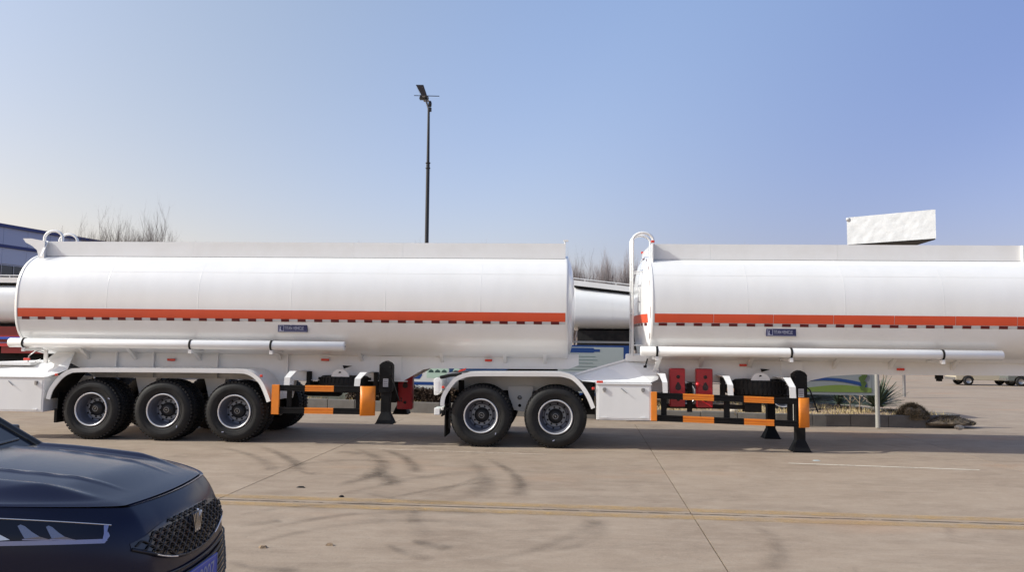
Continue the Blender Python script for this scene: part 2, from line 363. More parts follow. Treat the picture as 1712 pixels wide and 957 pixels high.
# ------------------------------------------------------------------ trailers
RZ = -TH
TC, TA, TB, TN = 2.41, 1.25, 0.95, 2.65      # tank centre height, half width, half height, squareness
TD = 0.05 + TA                                 # depth of the tank's middle from the trailer side
def dep_at(z):
    q = min(1, abs((z - TC) / TB)); return TD - TA * (1 - q ** TN) ** (1 / TN)
def ring_pts(s, k=1.0, n=96):
    out = []
    for i in range(n):
        t = 2 * pi * i / n; c, q = cos(t), sin(t)
        y = TA * k * math.copysign(abs(c) ** (2 / TN), c); z = TB * k * math.copysign(abs(q) ** (2 / TN), q)
        out.append((s, TD + y, TC + z))
    return out
def loft(mb, rings, cap0=False, cap1=False):
    n = len(rings[0]); v = [p for r in rings for p in r]
    f = [(i * n + k, i * n + (k + 1) % n, (i + 1) * n + (k + 1) % n, (i + 1) * n + k) for i in range(len(rings) - 1) for k in range(n)]
    if cap0: f.append(tuple(range(n)))
    if cap1: f.append(tuple(range((len(rings) - 1) * n, len(rings) * n)))
    mb.add(v, f, True)
def skin(mb, s0, s1, z0, z1, lift=0.004, nz=3, ns=2):
    """a sheet lying on the near flank of the tank"""
    rows = [[(s0 + (s1 - s0) * j / (ns - 1), dep_at(z0 + (z1 - z0) * i / nz) - lift, z0 + (z1 - z0) * i / nz) for j in range(ns)] for i in range(nz + 1)]
    mb.grid(rows, smooth=True)
def tank(root, off, sa, sb, joints, stripe_parts):
    m = MB(off); st = [sa] + [sa + (sb - sa) * i / 8 for i in range(1, 8)] + [sb]
    loft(m, [ring_pts(s) for s in st]); m.build('tank_shell', white, root)
    for s, d in ((sa, -1), (sb, 1)):
        m = MB(off); loft(m, [ring_pts(s - d * .012, 1.006), ring_pts(s + d * .03, 1.008), ring_pts(s + d * .035, .975)]); m.build('end_flange', white, root)
        m = MB(off); loft(m, [ring_pts(s + d * a, k) for a, k in ((.03, .975), (.03, .95), (.07, .90), (.11, .75), (.145, .5), (.16, .25), (.165, .02))], cap1=True); m.build('tank_head', white, root)
    # weld bead along the flank and round the tank
    m = MB(off); skin(m, sa, sb, 2.948, 2.954, .0022, 1); m.build('weld_seam', white2, root)
    for s in joints:
        m = MB(off); loft(m, [ring_pts(s, 1.0002), ring_pts(s + .006, 1.0014), ring_pts(s + .010, 1.0014), ring_pts(s + .016, 1.0002)]); m.build('weld_seam', white, root)
    if stripe_parts:
        s = sa + .03
        while s < sb - .03:
            e = min(s + .985, sb - .03); m = MB(off); skin(m, s + .003, e - .003, 2.14, 2.29); m.build('stripe_panel', orange, root); s = e
    else:
        m = MB(off); skin(m, sa + .02, sb - .02, 2.125, 2.285, .004, 4, 20); m.build('stripe_panel', orange, root)
    m = MB(off); skin(m, sa, sb - .02, 2.088, 2.132, .0065, 1); m.build('reflective_strip', silver, root)
    per = .292; k = 0; me = None; s = sa + .10
    while s < sb - .1:
        if me is None:
            mm = MB((0, 0, 0)); skin(mm, 0, .142, 2.086, 2.134, .0095, 1); me = mm.mesh('red_reflector', redrefl)
        o = bpy.data.objects.new('red_reflector', me); link(o, root); o.location = (s - off[0], 0 - off[1], 0); s += per
def nameplate(root, off, s0, s1, z0, z1):
    d = dep_at((z0 + z1) / 2) - .018
    m = MB(off); m.box(s0, s1, d, d + .03, z0, z1); p = m.build('name_plate', navyplate, root, bevel=.003)
    h = z1 - z0
    m = MB(off)   # plate border and square emblem frame
    t = .006
    for a in ((s0 + .008, s1 - .008, z1 - .014, z1 - .008), (s0 + .008, s1 - .008, z0 + .008, z0 + .014)): m.box(a[0], a[1], d - .002, d + .001, a[2], a[3])
    q0, q1, r0, r1 = s0 + .02, s0 + .105, z0 + .018, z1 - .018
    for a in ((q0, q1, r1 - t, r1), (q0, q1, r0, r0 + t), (q0, q0 + t, r0 + t, r1 - t), (q1 - t, q1, r0 + t, r1 - t)): m.box(a[0], a[1], d - .0035, d + .001, a[2], a[3])
    m.prism([(q0 + .012, r0 + .008), (q0 + .02, r1 - .03), (q0 + .035, r1 - .014), (q0 + .03, r0 + .03), (q0 + .045, r0 + .008)], d - .0035, d + .001)
    m.build('plate_emblem', lett, p)
    text_obj('plate_lettering', 'TITAN VEHICLE', h * .62, lett, p, (s0 + .115 - off[0], d - .003, z0 + h * .30), (pi / 2, 0, 0), .001, 'LEFT', (s1 - s0 - .125) / (h * .62 * 8.05))
def hose_tube(root, off, s0, s1, z, straps, leanend=True):
    r = .083; y = .13
    m = MB(off); m.lathe([(0, 0), (r * .9, 0), (r, .01), (r, s1 - s0 - .01), (r * .9, s1 - s0), (0, s1 - s0)], (s0, y, z), 'x', 28)
    t = m.build('hose_tube', white, root)
    m = MB(off); m.lathe([(.012, -.003), (.012, -.012), (0, -.012)], (s1 + .012, y, z), 'x', 12); m.build('tube_latch', steel, t)
    for s in straps:
        m = MB(off); m.lathe([(r + .002, 0), (r + .006, .0), (r + .006, .035), (r + .002, .035)], (s, y, z), 'x', 28); m.build('tube_strap', dark, root)
        m = MB(off); m.box(s - .02, s + .055, y - .02, y + .5, z - r - .06, z - r - .01); m.box(s - .01, s + .05, y - .05, y - .02, z - r - .07, z - r + .0); m.build('strap_clamp', white, root, bevel=.006)
def gussets(root, off, ss, ztop, zbot, d0=.42, d1=.78):
    for s in ss:
        m = MB(off); m.hexa([(s - .03, d0, ztop), (s - .03, d1, zbot), (s - .03, d0 + .3, ztop + .02), (s - .03, d1 + .05, zbot), (s + .03, d0, ztop), (s + .03, d1, zbot), (s + .03, d0 + .3, ztop + .02), (s + .03, d1 + .05, zbot)])
        m.build('gusset', white2, root)
def marker(root, off, s, z, dep, wd=.13, top=True, name='marker_lamp'):
    m = MB(off); m.box(s - wd / 2, s + wd / 2, dep - .035, dep, z - .022, z + .022); o = m.build(name, redlamp, root, bevel=.012)
    if top:
        m = MB(off); m.box(s - wd / 2 + .005, s + wd / 2 - .005, dep - .025, dep - .001, z + .0225, z + .036); m.build('lamp_cap', white, o, bevel=.004)
# ---- wheel prototype (mesh data shared by every wheel); local origin at the outer face centre, axis +y inward
R_T = .532
flange_grey = mat('wheel_flange_grey', (0.42, 0.43, 0.45), 0.5)
def wheel_meshes():
    D = {}
    m = MB(); prof = [(.285, .055), (.30, .03), (.36, .004), (.42, -.004), (.47, .006), (.497, .03), (.505, .047), (R_T - .022, .06), (R_T - .022, .23), (.505, .245), (.47, .285), (.36, .29), (.30, .27), (.285, .25)]
    m.lathe(prof, (0, 0, 0), 'y', 72)
    # tread: staggered shoulder lugs and centre ribs
    n = 50
    for k in range(n):
        a = 2 * pi * k / n; da = 2 * pi / n * .58
        for (y0, y1, sh) in ((.030, .105, 0), (.188, .262, .5)):
            aa = a + sh * 2 * pi / n
            ri, ro = .492, R_T
            c = []
            for t in (aa, aa + da):
                for y in (y0, y1):
                    edge = (y == y0 and sh == 0) or (y == y1 and sh)
                    for r in (ri - (.012 if edge else 0), ro - (.010 if edge else 0)): c.append((r * cos(t), y, r * sin(t)))
            m.hexa(c)
    for y0, y1 in ((.112, .142), (.15, .18)): m.lathe([(R_T - .023, y0), (R_T, y0 + .002), (R_T, y1 - .002), (R_T - .023, y1)], (0, 0, 0), 'y', 60)
    D['tyre'] = m.mesh('wheel', rubber)
    m = MB(); m.lathe([(.402, -.0065), (.405, -.0105), (.409, -.0065)], (0, 0, 0), 'y', 60); m.lathe([(.335, .012), (.338, .006), (.342, .010)], (0, 0, 0), 'y', 60)
    D['ring'] = m.mesh('sidewall_ring', rubber)
    m = MB(); m.lathe([(.262, .075), (.268, .03), (.272, .018), (.284, .012), (.294, .020), (.297, .034), (.29, .06)], (0, 0, 0), 'y', 56); D['lip'] = m.mesh('rim_edge', rimlip)
    m = MB(); m.lathe([(.266, .03), (.262, .06), (.246, .078), (.244, .13), (.240, .145), (.238, .22), (.228, .262), (.200, .275), (.186, .262), (.180, .25), (.165, .245), (.125, .245), (.12, .24)], (0, 0, 0), 'y', 56); D['rim'] = m.mesh('rim', rimmat); m = MB(); m.lathe([(.127, .242), (.178, .242), (.182, .248)], (0, 0, 0), 'y', 48); D['flange'] = m.mesh('bolt_flange', flange_grey)
    m = MB(); m.lathe([(.128, .25), (.126, .20), (.115, .175), (.085, .168), (.08, .160), (.055, .155), (0, .155)], (0, 0, 0), 'y', 32); D['hub'] = m.mesh('hub', hubmat)
    m = MB(); m.lathe([(.040, .154), (.040, .150), (.048, .150), (.048, .154)], (0, 0, 0), 'y', 24); m.box(-.018, .018, .150, .154, -.006, .006); D['logo'] = m.mesh('hub_ring', steel)
    m = MB()
    for k in range(10):
        a = 2 * pi * k / 10 + .3; m.lathe([(.017, .246), (.017, .225), (.011, .216), (0, .216)], (.150 * cos(a), 0, .150 * sin(a)), 'y', 6, smooth=False)
    D['nuts'] = m.mesh('wheel_nuts', hubmat)
    m = MB()
    for k in range(10):
        a = 2 * pi * (k + .5) / 10 + .3; c = (.212 * cos(a), .1925, .212 * sin(a))
        m.add([(c[0] + .019 * (cos(t) * cos(a) - 1.1 * sin(t) * sin(a)) * .8, .262 - .001, c[2] + .019 * (cos(t) * sin(a) + 1.1 * sin(t) * cos(a)) * .8) for t in [2 * pi * i / 10 for i in range(10)]], [tuple(range(10))])
    D['holes'] = m.mesh('hand_holes', cargap)
    m = MB(); m.box(-.004, .010, -.0135, -.004, -.018, .018); D['mark'] = m.mesh('sidewall_label', lett)
    return D
WM = wheel_meshes()
def wheel(root, off, s, dep, z=R_T - .008, full=True, rot=0.0, flip=False):
    o = bpy.data.objects.new('wheel', WM['tyre']); link(o, root); o.location = (s - off[0], dep, z); o.rotation_euler = (0, rot, 0)
    if flip: o.rotation_euler = (0, rot, pi)
    if full:
        for k in ('ring', 'lip', 'rim', 'flange', 'hub', 'logo', 'nuts', 'holes'):
            c = bpy.data.objects.new(WM[k].name, WM[k]); link(c, o)
        c = bpy.data.objects.new('sidewall_label', WM['mark']); link(c, o); c.location = (.385 * cos(.55), 0, -.385 * sin(.55))
    return o
def axle_set(root, off, s, rot=0.):
    wheel(root, off, s, .06, rot=rot); wheel(root, off, s, .37, full=False, rot=rot + .1)
    wheel(root, off, s, 2.52, flip=True, rot=rot); wheel(root, off, s, 2.21, flip=True, full=False, rot=rot)
    m = MB(off); m.tube([(s, .3, .524), (s, 2.3, .524)], .075, 12); m.lathe([(.16, 0), (.2, .03), (.2, .2), (.16, .22)], (s, .55, .524), 'y', 20); m.lathe([(.16, 0), (.2, .03), (.2, .2), (.16, .22)], (s, 1.85, .524), 'y', 20)
    m.build('axle', dark, root)
def fender(root, off, path, d0, d1, lip=.07, th=.02):
    """path: outer edge polyline (s,z); sheet from d0 to d1 with a front flange"""
    P = [Vector((p[0], p[1])) for p in path]
    # smooth
    out = []
    for i in range(len(P) - 1):
        p0 = P[max(i - 1, 0)]; p1 = P[i]; p2 = P[i + 1]; p3 = P[min(i + 2, len(P) - 1)]
        for k in range(5):
            t = k / 5; out.append(0.5 * ((2 * p1) + (-p0 + p2) * t + (2 * p0 - 5 * p1 + 4 * p2 - p3) * t * t + (-p0 + 3 * p1 - 3 * p2 + p3) * t ** 3))
    out.append(P[-1]); N = len(out); inn = []; lp = []
    for i, p in enumerate(out):
        d = (out[min(i + 1, N - 1)] - out[max(i - 1, 0)]).normalized(); nn = Vector((d.y, -d.x)); inn.append(p + nn * th); lp.append(p + nn * lip)
    m = MB(off)
    for i in range(N - 1):
        a, b, c, d = out[i], out[i + 1], inn[i], inn[i + 1]
        m.hexa([(a.x, d0, a.y), (a.x, d1, a.y), (c.x, d0, c.y), (c.x, d1, c.y), (b.x, d0, b.y), (b.x, d1, b.y), (d.x, d0, d.y), (d.x, d1, d.y)])
    f = m.build('mudguard', white2, root)
    m = MB(off)
    for i in range(N - 1):
        a, b, c, d = out[i], out[i + 1], lp[i], lp[i + 1]
        m.hexa([(a.x, d0 - .03, a.y + .002), (a.x, d0 - .002, a.y + .002), (c.x, d0 - .022, c.y), (c.x, d0 - .002, c.y), (b.x, d0 - .03, b.y + .002), (b.x, d0 - .002, b.y + .002), (d.x, d0 - .022, d.y), (d.x, d0 - .002, d.y)])
    m.build('mudguard_flange', white, f)
    # dark sheet just under the mudguard top
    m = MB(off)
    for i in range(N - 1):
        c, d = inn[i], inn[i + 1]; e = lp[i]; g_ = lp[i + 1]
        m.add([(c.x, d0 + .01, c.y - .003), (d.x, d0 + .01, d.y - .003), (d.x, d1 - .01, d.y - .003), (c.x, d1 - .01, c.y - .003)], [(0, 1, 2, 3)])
    m.build('mudguard_underside', dark, f)
def guard(root, off, s0, s1, zt, zb, segs, lp, rp, posts, brs, h=.10, lean=1):
    """zt, zb: functions of s giving the top of upper and lower rail; segs: amber ranges"""
    def rail(a, b, zf, mt, name, parent=None):
        m = MB(off)
        for (y0, k0, k1) in ((.0, 0, .28), (.014, .28, .45), (.0, .45, .72), (.014, .72, .8), (.0, .8, 1)):
            m.hexa([(a, y0, zf(a) - h * k1), (a, y0, zf(a) - h * k0), (a, .05, zf(a) - h * k1), (a, .05, zf(a) - h * k0), (b, y0, zf(b) - h * k1), (b, y0, zf(b) - h * k0), (b, .05, zf(b) - h * k1), (b, .05, zf(b) - h * k0)])
        return m.build(name, mt, parent or root)
    cuts = [s0] + [q for sg_ in segs for q in sg_] + [s1]
    for zf in (zt, zb):
        for i in range(len(cuts) - 1): rail(cuts[i] + .001, cuts[i + 1] - .001, zf, amber if i % 2 else black, 'guard_rail')
    for (a, b, z0, z1, curved) in (lp, rp):
        m = MB(off)
        if curved:
            n = 8; rows = []
            for j in range(n + 1):
                t = j / n; s = a + (b - a) * (sin(t * pi / 2)); d = -.012 + .10 * (1 - cos(t * pi / 2)); rows.append([(s, d, z0), (s, d, z1)])
            m.grid(rows); o = m.build('guard_end_panel', amber, root, solid=.01)
        else:
            m.box(a, b, -.02, .03, z0, z1); m.box(a - .012, a - .001, -.02, .12, z0, z1); m.build('guard_end_panel', amber, root, bevel=.005)
    for a, b in posts:
        m = MB(off); m.box(a, b, .052, .11, zb(a) - h, zt(a)); m.build('guard_post', black, root)
    for (xt0, xt1, zt_, xb0, xb1, zb_) in brs:   # kinked white bracket plates
        m = MB(off); zm = zb_ + (zt_ - zb_) * .55
        xm0 = xb0 + (xt0 - xb0) * .15; xm1 = xb1 + (xt1 - xb1) * .15
        for (A0, A1, ZA, B0, B1, ZB, dA, dB) in ((xt0, xt1, zt_, xm0, xm1, zm, .16, .0), (xm0, xm1, zm, xb0, xb1, zb_, .0, .0)):
            m.hexa([(B0, dB, ZB), (A0, dA, ZA), (B0, dB + .02, ZB), (A0, dA + .02, ZA), (B1, dB, ZB), (A1, dA, ZA), (B1, dB + .02, ZB), (A1, dA + .02, ZA)])
        m.box(xt0, xt1, .16, .75, zt_ - .02, zt_ - .002)
        m.build('guard_bracket', white, root)
def leg(root, off, s0, s1, zt, zfoot, dep, flare=.035, sticker=True, crank=True):
    sm = (s0 + s1) / 2; w2 = (s1 - s0) / 2
    m = MB(off); m.prism([(s0, zt - .5), (s0 - .0, zt - .06), (s0 + .05, zt - .015), (sm, zt + .01), (s1 - .04, zt - .02), (s1, zt - .07), (s1, zt - .5), (s1 - .03, zt - .54), (s0 + .03, zt - .54)], dep, dep + .2)
    L = m.build('landing_leg', black, root, bevel=.006)
    m = MB(off)
    for k in range(6): m.lathe([(.014, 0), (.014, -.012), (0, -.012)], (s0 + .03 + (k % 2) * (s1 - s0 - .06), dep, zt - .1 - .13 * (k // 2)), 'y', 8)
    m.build('bolt', dark, L)
    m = MB(off); m.box(sm - w2 * .68, sm + w2 * .68, dep + .02, dep + .17, zfoot + .14, zt - .5); m.build('leg_tube', black, L, bevel=.005)
    a = w2 * .62; b = w2 + flare; m = MB(off)
    m.hexa([(sm - b, dep - .05, zfoot), (sm - a, dep + .02, zfoot + .19), (sm - b, dep + .24, zfoot), (sm - a, dep + .17, zfoot + .19), (sm + b, dep - .05, zfoot), (sm + a, dep + .02, zfoot + .19), (sm + b, dep + .24, zfoot), (sm + a, dep + .17, zfoot + .19)])
    m.box(sm - b - .01, sm + b + .01, dep - .06, dep + .25, zfoot - .012, zfoot + .0)
    m.build('leg_foot', black, L)
    if sticker:
        m = MB(off); m.box(sm - .04, sm + .05, dep - .004, dep, zt - .44, zt - .30); m.build('leg_sticker', mat('faded_sticker', (.42, .42, .44), .5), L)
        m = MB(off)
        for k in range(4): m.box(sm - .03, sm + .04, dep - .006, dep - .003, zt - .42 + k * .03, zt - .412 + k * .03)
        m.build('sticker_print', dark, L)
    if crank:
        m = MB(off); m.tube([(s1, dep + .0, zt - .28), (s1 + .03, dep - .04, zt - .32), (s1 + .15, dep - .05, zt - .68), (s1 + .19, dep - .05, zt - .68), (s1 + .18, dep - .05, zt - .62)], .013, 8); m.build('crank_handle', black, L)
def spare(root, off, s, z, brs):
    m = MB(off); dep = 1.0
    m.lathe([(.29, 0), (.36, -.02), (.47, -.01), (.52, .04), (.53, .07), (.53, .21), (.52, .24), (.47, .28), (.36, .29), (.29, .27)], (s, dep, z), 'z', 48)
    n = 44
    for k in range(n):
        a = 2 * pi * k / n; da = 2 * pi / n * .55
        for y0, y1 in ((.03, .12), (.16, .25)):
            c = []
            for t in (a + y0, a + da + y0):
                for y in (y0, y1):
                    for r in (.51, .543): c.append((s + r * cos(t), dep + r * sin(t), z + y))
            m.hexa(c)
    o = m.build('spare_wheel', rubber, root)
    m = MB(off); m.lathe([(.29, .05), (.2, .1), (.0, .1)], (s, dep, z), 'z', 30); m.build('rim', rimmat, o)
    m = MB(off)   # round-topped carrier plate with a hole
    pl = [(s - .02 + .16 * cos(t), z + .27 + .13 * sin(t)) for t in [pi * i / 12 for i in range(13)]]
    m.prism(pl, .52, .55); m.build('spare_wheel_carrier', white, root)
    m = MB(off); m.prism([(s - .05, z + .33), (s + .0, z + .34), (s - .01, z + .36), (s - .04, z + .36)], .514, .519); m.prism([(s + .02, z + .41), (s + .17, z + .46), (s - .0, z + .47)], .60, .62); m.build('winch_opening', cargap, root)
    m = MB(off); m.box(s - .62, s + .62, .7, .78, z - .02, z + .0); m.box(s - .66, s - .6, .62, .8, z - .02, z + .35); m.box(s + .56, s + .62, .62, .8, z - .02, z + .35); m.build('spare_wheel_cradle', dark, root)
def toolbox(root, off, s0, s1, z0, z1, dep0=.0, dep1=.5):
    m = MB(off); m.box(s0, s1, dep0, dep1, z0, z1); b = m.build('tool_box', white, root, bevel=.008)
    m = MB(off); m.box(s0 - .012, s1 + .012, dep0 - .02, dep1, z1 + .001, z1 + .022); m.build('tool_box_lid', white, b, bevel=.006)
    m = MB(off); m.box(s0 + .03, s1 - .03, dep0 - .006, dep0 - .0005, z0 + .03, z1 - .03); m.build('tool_box_door', white, b, bevel=.003)
    for s in (s0 + .13, s1 - .14):
        m = MB(off); m.box(s - .018, s + .018, dep0 - .03, dep0 - .0065, z1 - .12, z1 - .05); m.box(s - .03, s + .03, dep0 - .014, dep0 - .0065, z1 - .10, z1 - .06); m.build('latch', steel, b)
        m = MB(off); m.box(s - .04, s + .04, dep0 - .018, dep0 - .0065, z0 + .035, z0 + .055); m.build('hinge', white2, b)
    sm = (s0 + s1) / 2
    m = MB(off); m.tube([(sm - .05, dep0 - .012, z1 - .06), (sm + .05, dep0 - .03, z1 - .14)], .007, 6); m.build('handle', steel, b)
def ladder(root, off, s, d0, d1, z0, ztop, reach):
    m = MB(off)
    for d in (d0, d1):
        pts = [(s, d, z0), (s, d, ztop - .1)] + [(s + reach / 2 - reach / 2 * cos(t), d, ztop - .1 + .13 * sin(t) * 1.1) for t in [pi * i / 14 for i in range(1, 14)]] + [(s + reach, d, ztop - .16)]
        m.tube(pts, .026, 8)
    z = z0 + .15
    while z < ztop - .15: m.tube([(s, d0, z), (s, d1, z)], .013, 6); z += .3
    m.build('ladder', white, root)
def coaming(root, off, sa, sb, cuts, dep=.55, z0=3.20, z1=3.535):
    cs = [sa] + cuts + [sb]
    for i in range(len(cs) - 1):
        m = MB(off); m.box(cs[i] + .001, cs[i + 1] - .001, dep, dep + .012, z0, z1); m.box(cs[i] + .001, cs[i + 1] - .001, dep + .013, dep + .05, z1 - .012, z1 - .001); m.build('coaming_panel', white2, root)
    m = MB(off); m.box(sa, sb, 2 * TD - dep - .012, 2 * TD - dep, z0, z1); m.build('coaming_panel', white2, root)
    m = MB(off); m.box(sa, sb, dep - .004, dep - .0005, z0 + .052, z0 + .062); m.build('coaming_shade_line', dark, root)  # thin dark strip painting in the shade line where coaming meets tank
    for k in range(3):   # manhole covers on the walkway
        s = sa + (sb - sa) * (k + .5) / 3; m = MB(off); m.lathe([(.27, 0), (.27, .07), (.24, .09), (.1, .11), (0, .11)], (s, TD, TC + TB - .01), 'z', 24); m.build('manhole_cover', white2, root)

# ================= rear (left) tanker
S0 = -6.06; OFFL = (S0, 0, 0)
def rp(s, d=0, z=0): return RO + RU * s + RN * d + Vector((0, 0, z))
L = thing('tanker_trailer', 'complete white tanker trailer on the left with three axles and raised landing feet', 'trailer', rp(S0), RZ)
tank(L, OFFL, -8.78, .93, [-7.15, -5.5, -3.85, -2.2, -.55], False)
coaming(L, OFFL, -8.62, .90, [-5.86, -2.9, -2.0])
nameplate(L, OFFL, -4.07, -3.55, 1.91, 2.045)
hose_tube(L, OFFL, -8.92, -2.89, 1.672, [tl(320, 577, .13)[0] - .02, tl(455, 577, .13)[0] - .02, -8.66])
# end plate horn, rear left
m = MB(OFFL); m.prism([(-9.02, 3.575), (-8.96, 3.50), (-8.84, 3.44), (-8.74, 3.36), (-8.70, 3.22), (-8.60, 3.20), (-8.60, 3.535), (-8.72, 3.55), (-8.86, 3.575)], .45, .462); m.build('end_horn', white, L)
m = MB(OFFL); m.box(-8.635, -8.623, .47, 2 * TD - .5, 3.22, 3.535); m.build('coaming_end_plate', white2, L)
m = MB(OFFL); m.box(.90, .912, .55, 2 * TD - .55, 3.2, 3.535); m.build('coaming_end_plate', white2, L)
m = MB(OFFL); m.tube([(.905, .56, 3.53), (.905, .56, 3.58)], .012, 6); m.box(.87, .96, .53, .60, 3.575, 3.60); m.build('top_marker_lamp', white, L)
m = MB(OFFL); m.hexa([(-8.62, .36, 3.24), (-8.62, .52, 3.54), (-8.62, .37, 3.24), (-8.62, .54, 3.54), (-8.58, .36, 3.24), (-8.58, .52, 3.54), (-8.58, .37, 3.24), (-8.58, .54, 3.54)]); m.build('end_gusset', white2, L)
ladder(L, OFFL, -8.95, .95, 1.40, 1.6, 3.74, .36)
# chassis beam with cut-outs
m = MB(OFFL); beam = [(-8.36, 1.60), (-8.36, 1.36), (-8.1, 1.26), (-7.7, 1.05), (-2.02, 1.05), (-1.98, 1.06), (-1.62, 1.27), (-1.5, 1.29), (.98, 1.31), (1.16, 1.38), (1.16, 1.57), (.9, 1.58)]
m.prism(beam, .76, .80); m.prism(beam, 1.80, 1.84); m.build('chassis_beam', white2, L)
m = MB(OFFL)
for s in (-7.3, -6.6, -5.4, -4.1): m.box(s - .012, s + .012, .70, .759, 1.06, 1.58)
m.box(-8.0, -1.9, .70, .759, 1.05, 1.062); m.build('beam_stiffener', white2, L)
m = MB(OFFL); m.box(-7.6, -1.95, .801, 1.799, 1.3, 1.32)
for s in (-7.4, -5.4, -3.9, -2.2, -1.0, .8): m.box(s, s + .06, .801, 1.799, 1.321, 1.5)
m.build('cross_member', white2, L)
gussets(L, OFFL, [-7.85, -6.95, -5.75], 1.60, 1.36); gussets(L, OFFL, [-4.25, -2.75, -1.28, -.15, .56], 1.66, 1.38)
for px, py in ((287, 602), (544, 602)): s, z = tl(px, py, .74); marker(L, OFFL, s, z, .74, .15)
s, z = tl(817, 603, .74); marker(L, OFFL, s, z, .74, .13)
for s in (-7.35, -6.06, -4.79): axle_set(L, OFFL, s, rot=s)
for s, wd in ((-6.72, .2), (-5.43, .2), (-7.98, .16), (-4.12, .16)):   # spring hangers
    m = MB(OFFL); m.prism([(s - wd, 1.06), (s - wd * .55, .72), (s + wd * .55, .72), (s + wd, 1.06)], .72, .74); m.prism([(s - wd, 1.06), (s - wd * .55, .72), (s + wd * .55, .72), (s + wd, 1.06)], .86, .88); m.build('spring_hanger', white2, L)
for s in (-7.35, -6.06, -4.79):
    m = MB(OFFL); m.tube([(s - .55, .80, .74), (s - .2, .80, .66), (s + .2, .80, .66), (s + .55, .80, .74)], .035, 6); m.build('leaf_spring', dark, L)
FL = [tl(x, y, .03) for x, y in ((78.5, 667), (82, 655), (88, 644), (102, 627.5), (116, 619), (132, 616.2), (200, 616.2), (270, 616.5), (340, 617), (400, 618), (415, 620), (427, 626), (438.5, 637), (447, 654), (453, 671))]
fender(L, OFFL, FL, .03, .72)
for (px, py) in ((97, 627), (434, 629)): s, z = tl(px, py, 0); marker(L, OFFL, s + (-.03 if px < 200 else .03), z, .02, .05, False)
m = MB(OFFL); m.box(-8.02, -7.97, .1, .7, .28, .52); m.box(-8.0, -7.99, .15, .6, .42, .8); m.build('mud_flap', black, L)
toolbox(L, OFFL, -9.35, -8.16, .47, 1.06, .0, .48)
m = MB(OFFL)   # sloping deck plate over the tool box
m.add([(-9.6, .30, 1.07), (-8.16, .05, 1.07), (-7.95, .3, 1.2), (-8.1, .74, 1.50), (-8.45, .74, 1.50), (-8.72, .74, 1.30), (-9.6, .74, 1.30)], [(0, 1, 2, 3, 4, 5, 6)])
m.build('deck_plate', white2, L, solid=.012)
m = MB(OFFL); m.box(-9.6, -8.75, .45, 2.2, 1.26, 1.31); m.box(-9.6, -9.0, .50, 1.1, 1.12, 1.16); m.build('rear_deck', white2, L)
m = MB(OFFL); m.box(-8.62, -8.56, .62, .66, 1.31, 1.60); m.build('lamp_post', white, L); s, z = tl(46, 601, .6); marker(L, OFFL, s, z, .60, .12, False)
m = MB(OFFL); m.tube([(-8.95, .66, 1.22), (-8.93, .66, 1.42), (-8.8, .66, 1.52), (-8.66, .66, 1.5)], .01, 6); m.tube([(-8.85, .66, 1.2), (-8.8, .66, 1.32), (-8.7, .66, 1.36)], .01, 6); m.build('air_hose', steel, L)
guard(L, OFFL, -3.97, -2.56, lambda s: 1.0, lambda s: .62, [(-3.53, -3.03)], (-4.09, -3.97, .50, 1.005, False), (-2.565, -2.33, .50, 1.0, True), [(-3.86, -3.79), (-2.66, -2.6)],
      [(-3.86, -3.74, 1.235, -3.90, -3.80, 1.0), (-2.62, -2.50, 1.23, -2.68, -2.58, 1.0)])
spare(L, OFFL, -3.05, .86, None)
m = MB(OFFL); m.box(tl(652, 640, 1.35)[0], tl(664, 640, 1.35)[0], 1.35, 1.5, .62, 1.22); m.build('gear_housing', black, L, bevel=.03)
leg(L, OFFL, -2.31, -2.085, 1.42, .355, .26); leg(L, OFFL, -2.39, -2.165, 1.30, .355, 2.05, sticker=False, crank=False)
m = MB(OFFL); m.box(-2.40, -2.02, .735, .757, 1.1, 1.50); m.build('leg_mounting_plate', white, L, bevel=.004)
m = MB(OFFL); m.tube([(-2.19, .4, 1.15), (-2.19, 2.1, 1.15)], .03, 8); m.build('cross_shaft', black, L)
m = MB(OFFL); m.tube([(-3.9, .95, .70), (-3.0, .95, .70)], .0, 3) if False else m.lathe([(0, 0), (.12, .01), (.14, .05), (.14, .65), (.12, .69), (0, .7)], (-4.0, 1.5, .85), 'x', 20); m.build('air_tank', dark, L)
def chock_box(root, off, s0, s1, z0, z1, dep, valve=False):
    m = MB(off); m.box(s0, s1, dep, dep + .16, z0, z1); b = m.build('red_chock_box', redbox, root, bevel=.02)
    sm = (s0 + s1) / 2 + .01
    m = MB(off); m.box(s0 + .01, s1 - .01, dep - .008, dep - .0005, z0 + .01, z1 - .01); m.build('box_lid', redbox, b, bevel=.004)
    hole = mat('red_box_recess', (.035, .02, .02), .7)
    m = MB(off); m.lathe([(.0, -.012), (.032, -.012), (.032, -.009)], (sm, dep, z1 - .145), 'y', 16); m.build('box_recess', hole, b)
    m = MB(off); m.prism([(sm - .045, z1 - .36), (sm - .05, z1 - .31), (sm - .012, z1 - .235), (sm + .012, z1 - .235), (sm + .05, z1 - .31), (sm + .045, z1 - .36), (sm, z1 - .38)], dep - .012, dep - .009); m.build('box_recess', hole, b)
    m = MB(off); m.lathe([(.0, -.012), (.03, -.012), (.03, -.009)], (sm, dep, z0 + .13), 'y', 12); m.build('box_recess', hole, b)
    if valve:
        m = MB(off); m.tube([(s0 + .01, dep - .03, z1 - .25), (s0 + .0, dep - .04, z0 + .16), (s0 + .01, dep - .03, z0 + .03)], .013, 8); m.lathe([(.0, -.06), (.035, -.05), (.035, -.02), (.02, 0)], (s0 + .015, dep, z1 - .27), 'y', 14); m.tube([(s0 + .09, dep - .02, z0 + .12), (s1 - .02, dep - .02, z0 + .02)], .012, 6); m.build('red_valve', mat('bright_red', (.75, .02, .03), .3, coat=.4), b)
